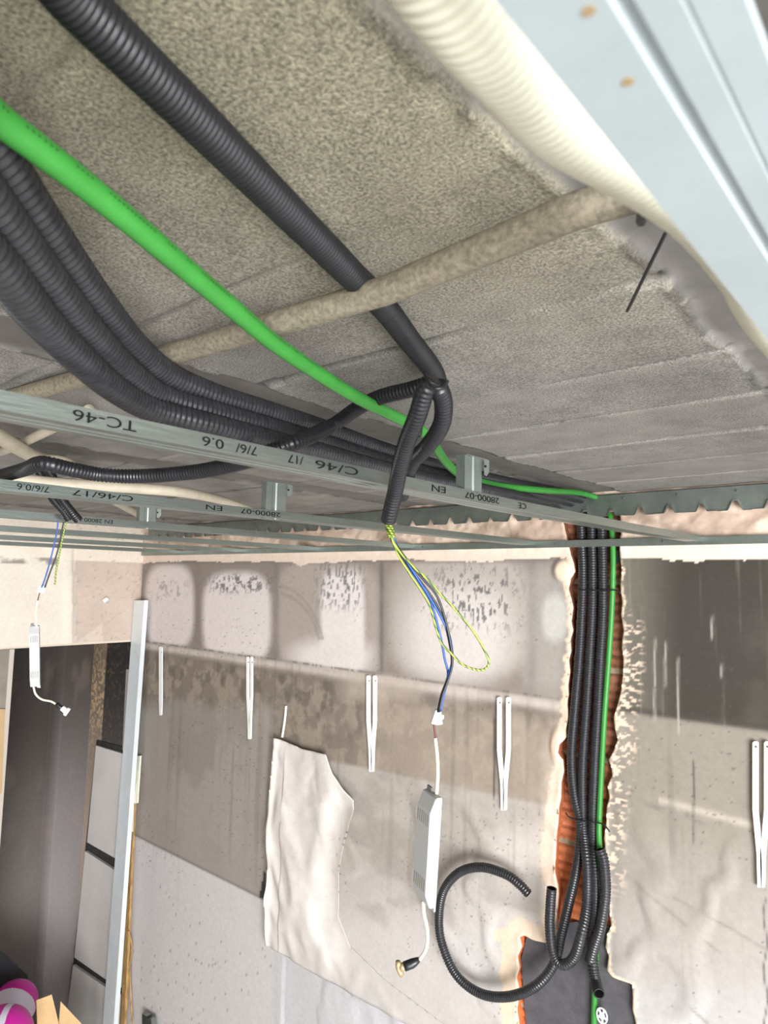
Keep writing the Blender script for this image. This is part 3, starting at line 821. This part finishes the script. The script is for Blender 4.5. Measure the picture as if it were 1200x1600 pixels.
big3 = ext(Cz(c3p, zc3))+cyd([(872, 788)], -.05)+cyd([(903, 804), (909, 850)], .004)+cyd([(911, 900), (909, 960), (905, 1030), (898, 1110), (893, 1180), (897, 1240), (907, 1290)], -.006)+cyd([(902, 1350), (889, 1410), (877, 1460)], -.03)+cyd([(866, 1505)], -.045)+cyd([(838, 1540), (795, 1557), (750, 1552), (712, 1522), (690, 1472), (686, 1430), (694, 1390), (718, 1363), (752, 1355), (790, 1366), (812, 1382), (826, 1397)], -.075)
tag(tube('corrugated_conduit', big1, .0178, M['blackdust'], pitch=.0092, amp=.085, seg=18, open_end=(False, True)), 'thick black ribbed conduit beside the green cable, open end pointing down at the bottom', 'conduit')
tag(tube('corrugated_conduit', big2, .0172, M['blackdust'], pitch=.0092, amp=.085, seg=18, open_end=(False, True)), 'thick black ribbed conduit in the middle of the chase, its end hooked upwards', 'conduit')
tag(tube('corrugated_conduit', big3, .0172, M['blackdust'], pitch=.0092, amp=.085, seg=18, open_end=(False, True)), 'thick black ribbed conduit whose loose end curls into a big open ring', 'conduit')
tag(tube('corrugated_conduit', cyd([(937, 1327), (943, 1345), (946, 1385), (943, 1420), (936, 1455), (928, 1480), (922, 1502)], -.045), .0185, M['blackdust'], pitch=.0092, amp=.085, seg=18, open_end=(True, False)), 'short black ribbed sleeve over the green cable low in the chase', 'conduit')
tag(tube('zip_tie', cyd([(897, 918), (904, 921), (925, 922), (950, 922), (962, 922), (970, 927)], -.024), .0022, M['tie'], seg=8), 'thin black zip tie round the conduits near the top of the chase', 'cable tie')
tag(tube('zip_tie', cyd([(884, 1270), (890, 1277), (908, 1282), (925, 1284), (940, 1287), (947, 1292), (953, 1300)], -.026), .0024, M['tie'], seg=8), 'thin zip tie round the conduits low in the chase', 'cable tie')
tag(tube('zip_tie', [at(660, 662, z=.262), at(657, 682, z=.258), at(646, 678, z=.262)], .0016, M['tie'], seg=8), 'small black tie ring hanging on the green cable', 'cable tie')

# grey pipe under the ceiling, parallel to the joints
def pipe(name, pts, r, m, label, cat, **k):
    return tag(tube(name, pts, r, m, seg=20, **k), label, cat)
pipe('rigid_pipe', [at(1010, 296, z=H-.037), at(900, 329, z=H-.037), at(600, 455, z=H-.037), at(300, 545, z=H-.026), at(130, 590, z=H-.018), at(-120, 660, z=H-.016)], .0145, mat('overspray_stained_pipe', (128, 120, 103), .6, 0, 160, .45, detail=6), 'dusty grey rigid pipe crossing the ceiling over the black conduit', 'pipe', smooth_path=False)
# collar and black clips near its right end
tag(tube('pipe_clip', [at(1006, 308, z=H-.058), at(1004, 330, z=H-.056), at(1002, 346, z=H-.05)], .0042, M['tie'], seg=6), 'small black clip at the right end of the dusty pipe', 'clip')
t_ = empty('zip_tie', at(1045, 352, z=H-.02)); tag(t_, 'long black zip tie with loose tail hanging below the joist', 'cable tie')
tube('strap', [at(1046, 352, z=H-.02), at(1015, 415, z=H-.030), at(980, 486, z=H-.034)], .0019, M['tie'], t_, seg=6)
tube('strap_head', [at(1050, 345, z=H-.016), at(1044, 358, z=H-.022)], .005, M['tie'], t_, seg=6)
rebase(t_)

# cream corrugated conduit near the camera
tag(tube('corrugated_conduit', ext_end(ext([at(660, -110, z=.175), at(725, -10, z=.178), at(800, 85, z=.185), at(888, 185, z=.19), at(1000, 254, z=.192), at(1096, 328, z=.195), at(1165, 420, z=.196), at(1215, 515, z=.196), at(1330, 660, z=.196)], 1.2), 1.0), .0178, M['cream'], pitch=.0050, amp=.07, seg=24), 'cream corrugated conduit, blurred, beside the runner in the upper right', 'conduit')

# cream pipes at the left between the runners
pipe('rigid_pipe', ext([at(-60, 645, z=.27), at(0, 683, z=.27), at(60, 716, z=.27), at(112, 728, z=.275), at(150, 765, z=.275), at(215, 803, z=.28)], 1.0), .0155, M['creampipe'], 'cream pipe running diagonally under the ceiling at the left edge', 'pipe')
pipe('cream_cable', ext([at(-60, 738, z=.205), at(0, 746, z=.205), at(100, 756, z=.205), at(200, 762, z=.21), at(290, 770, z=.215), at(350, 783, z=.24), at(400, 800, z=.25)], 1.0), .013, M['creampipe'], 'cream cable curving along behind the second ceiling runner', 'cable')
pipe('rigid_pipe', [at(-60, 712, z=.29), at(0, 706, z=.29), at(60, 680, z=.295), at(140, 640, z=.30)], .010, M['creampipe'], 'thin cream pipe end beside the left edge under the first runner', 'pipe')

# ================================================================== DRIVERS AND WIRES
def driver(top, bot, d0, w, dep, label, out_pts, plug_pts, up_pts, conn, cable_r=.0028, yaw=0, fitcol=None):
    T = at(*top, d=d0); B = at(*bot, d=d0)
    ax = (B-T); L = ax.length; ax.normalize()
    # the broad side faces left of the camera, the narrow bright side faces right
    nrm = -fwd; r = (RT-ax*RT.dot(ax)).normalized(); q = Matrix.Rotation(math.radians(yaw), 3, ax)
    fx = q @ r; fy = ax.cross(fx)
    if fy.dot(-fwd) < 0: fy = -fy
    root = empty('led_driver', T); tag(root, label, 'lighting driver', 'lighting drivers hanging on their cables')
    def pt(a, b, c): return T+fx*a+fy*b+ax*c
    ch = .13*L
    # bevelled-end housing: outline in (c, b)
    out = [(0, -dep/2), (0, dep*.05), (ch, dep/2), (L-ch, dep/2), (L, dep*.05), (L, -dep/2)]
    prism('housing', [pt(-w/2, b, c) for c, b in out], fx*w, M['driver'], root, bevel=.0012)
    # vent slots on the broad faces
    for e in (ch*1.15, L-ch*2.05):
        for k in range(6):
            a = -w/2+w*(k+1)/7
            prism('vent_slot', [pt(a-.0007, dep/2+.0001, e), pt(a+.0007, dep/2+.0001, e), pt(a+.0007, dep/2+.0001, e+ch*.85), pt(a-.0007, dep/2+.0001, e+ch*.85)], fy*.0004, M['slot'], root)
    prism('end_lug', [pt(-w*.42, -dep*.35, -.007), pt(-w*.1, -dep*.35, -.007), pt(-w*.1, -dep*.35, .003), pt(-w*.42, -dep*.35, .003)], fy*.003, M['slot'], root)
    prism('end_lug', [pt(w*.15, -dep*.45, L-.003), pt(w*.5, -dep*.45, L-.003), pt(w*.5, -dep*.45, L+.006), pt(w*.15, -dep*.45, L+.004)], fy*.003, M['driver'], root)
    tube('supply_cable', up_pts, cable_r, M['sheath'], root, seg=10)
    tube('output_cable', out_pts, cable_r, M['sheath'], root, seg=10)
    return root, pt
dd = 1.06
root, pt = driver((672, 1240), (662, 1410), dd, .040, .021, 'white slim lighting driver hanging in the centre in front of the stained wall', [at(661, 1408, d=dd), at(663, 1430, d=dd), at(668, 1455, d=dd), at(666, 1482, d=dd), at(655, 1500, d=dd)], None,
                  [at(680, 1153, d=dd), at(683, 1180, d=dd), at(684, 1210, d=dd), at(682, 1243, d=dd)], None, yaw=62)
tube('brown_core', [at(678, 1128, d=dd), at(679, 1140, d=dd), at(681, 1155, d=dd)], .0018, M['brown'], root, seg=8)
tube('plug', [at(655, 1499, d=dd), at(645, 1505, d=dd), at(632, 1510, d=dd)], .0068, M['tie'], root, seg=12, taper=lambda t: .55+.5*min(1, t*2.5))
tube('plug_collar', [at(633, 1509, d=dd), at(625, 1512, d=dd)], .0060, M['brass'], root, seg=12)
tube('plug_tip', [at(622, 1502, d=dd), at(622.5, 1513, d=dd), at(628, 1524, d=dd)], .0042, M['brass'], root, seg=8)
cn = at(684, 1122, d=dd)
prism('terminal_connector', [at(681, 1110, d=dd-.004), at(690, 1111, d=dd-.004), at(689, 1117, d=dd-.004), at(694, 1118, d=dd-.004), at(693, 1124, d=dd-.004), at(690, 1125, d=dd-.004), at(692, 1132, d=dd-.004), at(683, 1133, d=dd-.004), at(674, 1131, d=dd-.004), at(677, 1122, d=dd-.004)], fwd*.010, M['trans'], root, bevel=.0008)
rebase(root)
d2 = 1.85
root, pt = driver((54, 978), (55, 1073), d2, .024, .020, 'white slim lighting driver hanging at the left over the dark opening', [at(52, 1072, d=d2), at(56, 1085, d=d2), at(66, 1093, d=d2), at(80, 1096, d=d2), at(90, 1102, d=d2)], None,
                  [at(59, 938, d=d2), at(56, 955, d=d2), at(57, 980, d=d2)], None, yaw=-20)
tube('plug', [at(88, 1100, d=d2), at(97, 1107, d=d2)], .0062, M['tie'], root, seg=10)
tube('plug_collar', [at(97, 1106, d=d2), at(104, 1112, d=d2)], .0075, M['white'], root, seg=10)
tube('plug_tip', [at(101, 1117, d=d2), at(108, 1107, d=d2)], .005, M['white'], root, seg=8)
prism('terminal_connector', [at(61, 915, d=d2), at(70, 915, d=d2), at(69, 926, d=d2), at(58, 927, d=d2)], fwd*.012, M['trans'], root)
tube('brown_core', [at(62, 926, d=d2), at(59, 938, d=d2)], .0016, M['brown'], root, seg=6)
rebase(root)

def wire(pts, r, m, label, name='insulated_wire', **k):
    return tag(tube(name, pts, r, m, seg=8, **k), label, 'wire')
def dw(l, d=1.04, dz=0): return [at(a, b, d=d+dz) for a, b in l]
yg = mat('green_yellow_insulation', (148, 178, 62), .4)
# stripes along the insulation
nt = yg.node_tree; tcn = [n for n in nt.nodes if n.type == 'TEX_COORD'][0]
wv = nt.nodes.new('ShaderNodeTexWave'); wv.inputs['Scale'].default_value = 70; wv.inputs['Distortion'].default_value = 2; wv.bands_direction = 'DIAGONAL'
cr = nt.nodes.new('ShaderNodeValToRGB'); cr.color_ramp.elements[0].color = (*lin((58, 84, 34)), 1); cr.color_ramp.elements[1].color = (*lin((150, 165, 50)), 1)
cr.color_ramp.elements[0].position = .35; cr.color_ramp.elements[1].position = .45
nt.links.new(tcn.outputs['Object'], wv.inputs[0]); nt.links.new(wv.outputs[0], cr.inputs[0]); nt.links.new(cr.outputs[0], nt.nodes['Principled BSDF'].inputs['Base Color'])
wire(dw([(606, 806), (609, 830), (618, 850), (640, 880), (663, 907), (682, 930), (694, 962), (703, 1000), (707, 1035), (701, 1060), (692, 1085), (686, 1113)]), .0019, M['wblack'], 'black insulated wire on the right of the central bunch of wires')
wire(dw([(606, 806), (609, 832), (615, 850), (634, 878), (656, 908), (676, 935), (692, 965), (702, 1003), (706, 1037), (699, 1062), (690, 1085), (684, 1113)], dz=.005), .0019, M['wblack'], 'black insulated wire left beside its twin in the central bunch')
wire(dw([(604, 806), (611, 832), (618, 852), (632, 872), (650, 900), (668, 928), (684, 955), (697, 980), (704, 1000), (707, 1030), (700, 1058), (688, 1112)], dz=.002), .0018, M['blue'], 'blue insulated wire sweeping across the middle of the central bunch')
wire(dw([(607, 806), (612, 832), (622, 855), (636, 882), (655, 910), (672, 938), (682, 970), (690, 1003), (695, 1030), (700, 1052), (696, 1070), (686, 1112)], dz=.008), .0018, M['blue'], 'blue insulated wire on the left side of the central bunch')
wire(dw([(608, 806), (611, 835), (620, 862), (638, 893), (658, 923), (672, 948), (681, 980), (690, 1005), (706, 1022), (722, 1038), (742, 1046), (757, 1046), (764, 1035), (758, 1018), (742, 990), (722, 965), (700, 940), (685, 925), (668, 905), (645, 885), (622, 858), (612, 835), (606, 806)], dz=-.004), .0018, yg, 'green and yellow earth wire making a long loop right of the central bunch')
coil = []
for k in range(60):
    a = k*2*math.pi/9; t = k/59; c_ = at(606+6*t, 814+26*t, d=1.035); coil.append(c_+RT*math.cos(a)*.0052+fwd*math.sin(a)*.0052)
wire(coil, .0015, yg, 'yellow and green wire coiled tightly just under the central conduit end')
wire([at(a, b, d=1.82) for a, b in [(92, 806), (88, 835), (82, 862), (76, 885), (70, 905), (65, 918)]], .0020, M['blue'], 'blue wire left of the three going down to the small driver')
wire([at(a, b, d=1.825) for a, b in [(100, 812), (95, 838), (88, 868), (78, 895), (70, 918)]], .0022, M['wblack'], 'black wire in the middle of the three going down to the small driver')
wire([at(a, b, d=1.80) for a, b in [(116, 802), (106, 810), (100, 830), (94, 860), (88, 890), (86, 913)]], .0022, yg, 'green and yellow wire with a free end above the small driver')

# ================================================================== THINGS ON THE WALLS
def wall_bracket(px, ytop, ybot, gap, w, label, single=False):
    root = empty('wall_bracket', at(px, ybot, y=D)); tag(root, label, 'wall bracket', 'white two-armed wall brackets')
    def arm(sx):
        x0 = px+sx*gap
        pts = [(x0-w/2, ytop+2), (x0-w/4, ytop), (x0+w/4, ytop), (x0+w/2, ytop+2)]
        mid = ytop+(ybot-ytop)*.62
        xb = px+sx*w*.3
        pts += [(x0+w/2, mid-(ybot-ytop)*.15), (xb+w/2, mid+(ybot-ytop)*.15), (xb+w*.35, ybot-1), (xb, ybot), (xb-w*.35, ybot-1), (xb-w/2, mid+(ybot-ytop)*.15), (x0-w/2, mid-(ybot-ytop)*.15)]
        o = prism('arm', [at(a, b, y=D-.012) for a, b in pts], (0, -.006, 0), M['bracket'], root)
        p = at(x0, ytop+9, y=D-.02)
        bm = bmesh.new(); bmesh.ops.create_cone(bm, cap_ends=True, segments=12, radius1=.0035, radius2=.0025, depth=.003)
        bm.transform(Matrix.Translation((p.x, D-.0185, p.z)) @ Matrix.Rotation(math.pi/2, 4, 'X'))
        me = bpy.data.meshes.new('screw'); bm.to_mesh(me); bm.free(); link('screw', me, M['screw'], o)
    if single: arm(0)
    else: arm(-1); arm(1)
    rebase(root)
wall_bracket(581.5, 1055, 1206, 5, 5.5, 'white narrow two-armed wall bracket left of the central hanging driver')
wall_bracket(788, 1089, 1266, 7, 6.5, 'white narrow two-armed wall bracket between the central driver and the chase')
wall_bracket(391, 1026, 1155, 3, 3.6, 'thin white wall bracket left of centre above the grey stained field')
wall_bracket(252, 1010, 1118, 0, 5, 'thin single white wall bracket beside the leaning metal strip', True)
wall_bracket(1190, 1158, 1386, 9, 9, 'large white wall bracket at the right edge of the picture')

# loose peeled sheet
sheet_px = [(441, 1150), (455, 1157), (480, 1168), (520, 1176), (531, 1205), (548, 1232), (561, 1248), (558, 1262), (548, 1282), (540, 1320), (531, 1370), (529, 1430), (540, 1500), (585, 1590), (640, 1640), (680, 1690), (700, 1740), (643, 1600), (540, 1541), (480, 1505), (424, 1473), (428, 1380), (431, 1250)]
sp = [w2(*p) for p in sheet_px[:12]]+[w2(*p) for p in [(548, 1480), (600, 1530), (680, 1590), (760, 1650), (790, 1692), (760, 1669), (700, 1633), (643, 1600), (540, 1541), (480, 1505), (424, 1473), (428, 1380), (431, 1250)]]
leftline = [w2(*p) for p in [(441, 1150), (431, 1250), (428, 1380), (424, 1473)]]
rightline = [w2(*p) for p in [(548, 1282), (540, 1320), (531, 1370), (529, 1430), (548, 1480), (600, 1530), (680, 1590), (760, 1650)]]
sx_ = [p[0] for p in sp]; sz_ = [p[1] for p in sp]
def sheet_fn(X, Z):
    d, bx, bz = distgon(X, Z, sp); snap = d < .0055
    dr, _, _ = distgon(X, Z, rightline, False); dl, _, _ = distgon(X, Z, leftline, False)
    m_ = ss(0, .16, dr)
    fold = 1-np.abs(2*fbm(X*5+Z*2.2, Z*2.2-X*1.5, 2, 103)-1)
    off = .004+m_*(.016+.034*fbm(X*4.5+Z*1.2, Z*1.3, 2, 101))+.014*m_*ss(.6, .98, fold)+.016*np.exp(-(dl/.02)**2)
    qx, qy = topx(np.stack([X, np.full(X.shape, D), Z], 1)); off = off*(1-.6*ss(1450, 1560, qy))
    yb = wall_fn(X, Z)[:, 1]
    return np.stack([np.where(snap, bx, X), yb-off, np.where(snap, bz, Z)], 1)
gx = np.arange(min(sx_)-.01, max(sx_)+.01, .007); gz = np.arange(min(sz_)-.01, max(sz_)+.01, .007)
sheet = gridmesh('peeled_wall_covering', gx, gz, sheet_fn, M['sheet'], drop=lambda a, b: ~ingon(a, b, sp))
U, V = np.meshgrid(gx, gz); U = U.ravel(); V = V.ravel()
c = wall_paint(U, V); dr, _, _ = distgon(U, V, rightline, False); qx, qy = topx(np.stack([U, np.full(U.shape, D), V], 1)); k_ = (ss(0, .12, dr)*(1-ss(1440, 1530, qy)))[:, None]; c = c*(1-k_)+lin((216, 209, 203))*k_; c = c*(.95+.1*fbm(U*8, V*4, 4, 102))[:, None]
setcol(sheet.data, np.clip(c, 0, 1))
bm = bmesh.new(); bm.from_mesh(sheet.data); bmesh.ops.delete(bm, geom=[v for v in bm.verts if not v.link_faces], context='VERTS'); bm.to_mesh(sheet.data); bm.free()
md = sheet.modifiers.new('t', 'SOLIDIFY'); md.thickness = .0018
tag(sheet, 'pale crumpled sheet of wall covering peeling off the lower back wall', 'wall covering')
tag(tube('torn_strip', [at(447, 1103, y=D-.012), at(445, 1125, y=D-.016), at(441, 1152, y=D-.024)], .006, M['bracket'], seg=8), 'small white torn strip above the peeled sheet', 'torn strip')

# back box hole: dark grey panel and round slotted cap
tag(prism('backing_panel', [at(a, b, y=D+.018) for a, b in [(826, 1452), (900, 1440), (965, 1450), (1006, 1520), (1020, 1720), (826, 1720), (822, 1600), (814, 1500)]], (0, .006, 0), M['boxback']), 'dark grey rendered panel at the back of the lower opening', 'panel')
root = empty('round_cap', at(940, 1600, y=D)); tag(root, 'round white slotted plastic cap below the open conduit end', 'plastic cap')
cc = at(941, 1587, y=D-.012)
bm = bmesh.new(); R_ = .026; segs = 40
ring = []
for rr in (.3, .45, .82, 1.0):
    ring.append([bm.verts.new((cc.x+R_*rr*.75*math.cos(2*math.pi*k/segs), cc.y, cc.z+R_*rr*math.sin(2*math.pi*k/segs))) for k in range(segs)])
bm.faces.new(ring[0])
for i in range(3):
    for k in range(segs):
        if i == 1 and (k % 8) < 5: continue
        k2 = (k+1) % segs; bm.faces.new((ring[i][k], ring[i][k2], ring[i+1][k2], ring[i+1][k]))
me = bpy.data.meshes.new('slotted_disc'); bm.to_mesh(me); bm.free(); o = link('slotted_disc', me, M['white'], root); md = o.modifiers.new('t', 'SOLIDIFY'); md.thickness = .003
tube('hanging_cord', [at(938, 1562, y=D-.012), at(938, 1574, y=D-.012)], .0012, M['tie'], root, seg=6)
rebase(root)
tag(box('cavity_shade_block', (ha.x, D+.008, hb.z), (hb.x+.012, D+.03, ha.z), M['tie']), 'small black block standing in for a dark hole beside the green cable at the top of the chase', 'block')  # solid black block painted for the shade in the open cell

# leaning strips in the corner
def strip(name, top, bot, wpx, y, m, label, cat, dep=.02, wb=None):
    wb = wb or wpx
    P = [at(top[0]-wpx/2, top[1], y=y), at(top[0]+wpx/2, top[1], y=y), at(bot[0]+wb/2, bot[1], y=y-.02), at(bot[0]-wb/2, bot[1], y=y-.02)]
    return tag(prism(name, P, (0, dep, 0), m), label, cat)
root = empty('metal_stud', at(170, 1600, y=D-.06)); tag(root, 'long pale galvanised stud leaning in the corner left of the back wall', 'metal profile')
bt = (158, 1745)
for nm, a0, a1 in (('web', -8.5, 7), ):
    prism(nm, [at(218+a0, 938, y=D-.055), at(218+a1, 938, y=D-.055), at(bt[0]+9, bt[1], y=D-.10), at(bt[0]-8, bt[1], y=D-.10)], (0, .0015, 0), M['stud'], root)
prism('flange', [at(218-8.5, 938, y=D-.055), at(218-8.5, 938, y=D-.055)+Vector((0, .03, 0)), at(bt[0]-8, bt[1], y=D-.10)+Vector((0, .03, 0)), at(bt[0]-8, bt[1], y=D-.10)], (.0015, 0, 0), M['stud'], root)
prism('flange', [at(218+7, 938, y=D-.055), at(218+7, 938, y=D-.055)+Vector((0, .03, 0)), at(bt[0]+9, bt[1], y=D-.10)+Vector((0, .03, 0)), at(bt[0]+9, bt[1], y=D-.10)], (-.0015, 0, 0), M['stud'], root)
rebase(root)
strip('wooden_batten', (207, 1255), (187, 1690), 5, D-.02, M['wood'], 'scorched wooden batten standing right of the leaning metal stud', 'batten', .015, 7)
strip('trim_strip', (208, 1170), (204, 1300), 4, D-.03, M['sheath'], 'narrow cream trim strip right beside the metal stud', 'trim strip', .01)
strip('trim_strip', (216, 1181), (211, 1255), 6, D-.025, M['cream'], 'wider cream trim strip above the scorched batten', 'trim strip', .01)
strip('trim_strip', (199, 1046), (193, 1172), 4, D-.012, mat('grey_plastic_trim', (170, 162, 158), .6), 'grey trim strip left of the metal stud in the sooty reveal', 'trim strip', .008)
tag(tube('cord', [at(201, 1455, y=D-.04), at(206, 1480, y=D-.035), at(203, 1510, y=D-.04), at(204, 1550, y=D-.04), at(207, 1600, y=D-.04)], .005, M['wood'], seg=8), 'frayed brown cord hanging beside the batten', 'cord')
tag(prism('metal_offcut', [at(222, 1584, y=D-.05), at(229, 1588, y=D-.05), at(228, 1592, y=D-.05), at(236, 1592, y=D-.05), at(240, 1640, y=D-.05), at(222, 1640, y=D-.05)], (0, .03, 0), M['galv']), 'small bent galvanised offcut at the bottom left of the back wall', 'metal offcut')

# pale boards on the reveal with black gaps
def board(q, label):
    return tag(prism('wall_board', [at(a, b, y=D-.03) for a, b in q], (0, .018, 0), M['panel']), label, 'board', 'pale boards stacked in the left opening')
tag(prism('soot_backing', [at(a, b, y=D-.008) for a, b in [(151, 1156), (210, 1172), (190, 1700), (94, 1700)]], (0, .004, 0), M['soot']), 'soot black backing showing between the pale boards', 'backing board')
board([(150, 1165), (209, 1183), (199, 1352), (136, 1316)], 'uppermost of the three pale grey boards in the left opening')
board([(133, 1330), (198, 1372), (186, 1545), (116, 1496)], 'middle one of the three pale grey boards in the left opening')
board([(114, 1508), (185, 1556), (178, 1690), (97, 1640)], 'lowest of the three pale grey boards in the left opening')

# left edge wooden plate on the pier
tag(prism('tan_panel', [at(a, b, x=XL+.012) for a, b in [(-60, 1108), (8, 1108), (3, 1240), (-60, 1240)]], (-.01, 0, 0), M['tan']), 'tan board on the pier at the left edge of the picture', 'board')
# small torn flap on the lintel
tag(tube('plaster_flap', [at(161, 940, x=XL+.016), at(168, 935, x=XL+.016)], .014, M['bracket'], seg=8), 'small white torn flap on the beige lintel', 'flap')

# ---- objects low in the left opening
def ball(name, px, py, x, rpx, label, spin, rim):
    c = at(px, py, x=x); r = rpx*fwd.dot(c)/F
    bm = bmesh.new(); bmesh.ops.create_uvsphere(bm, u_segments=128, v_segments=96, radius=r)
    ca = Vector(rim).normalized()
    for f_ in bm.faces:
        d_ = f_.calc_center_median().normalized().dot(ca)
        f_.material_index = 1 if spin[0] < d_ < spin[1] else 0; f_.smooth = True
    me = bpy.data.meshes.new(name); bm.to_mesh(me); bm.free(); me.materials.append(M['magenta']); me.materials.append(M['pale'])
    o = link(name, me); o.location = c; return tag(o, label, 'ball', 'magenta and white balls')
ball('ball', 22, 1570, -4.02, 34, 'upper magenta ball with a broad pale grey patch at the bottom left corner', (.15, 1.1), (.8, -.75, -.25))
ball('ball', 2, 1624, -3.66, 46, 'lower magenta ball with a white stripe at the bottom left corner', (.12, .32), (.62, .75, .1))
tag(prism('plastic_crate', [at(a, b, x=-4.2) for a, b in [(-60, 1440), (0, 1488), (44, 1524), (56, 1830), (-60, 1830)]], (-.25, 0, 0), M['crate'], bevel=.004), 'black plastic crate behind the magenta balls', 'crate')
root = empty('cardboard_box', at(80, 1680, x=-3.8)); tag(root, 'open brown cardboard box with raised flaps at the bottom left', 'box')
bx0 = at(60, 1650, x=-3.80); bx1 = at(128, 1650, x=-3.80)
box('box_body', (-4.02, bx0.y, FLOOR), (-3.80, bx1.y, bx0.z), M['card'], root)
prism('flap', [at(a, b, x=-3.80) for a, b in [(57, 1563), (81, 1554), (93, 1604), (95, 1650), (60, 1650)]], (-.004, 0, 0), M['card'], root)
prism('flap', [at(a, b, x=-3.82) for a, b in [(95, 1565), (128, 1600), (150, 1650), (97, 1650), (92, 1600)]], (-.004, 0, 0), M['card'], root)
rebase(root)
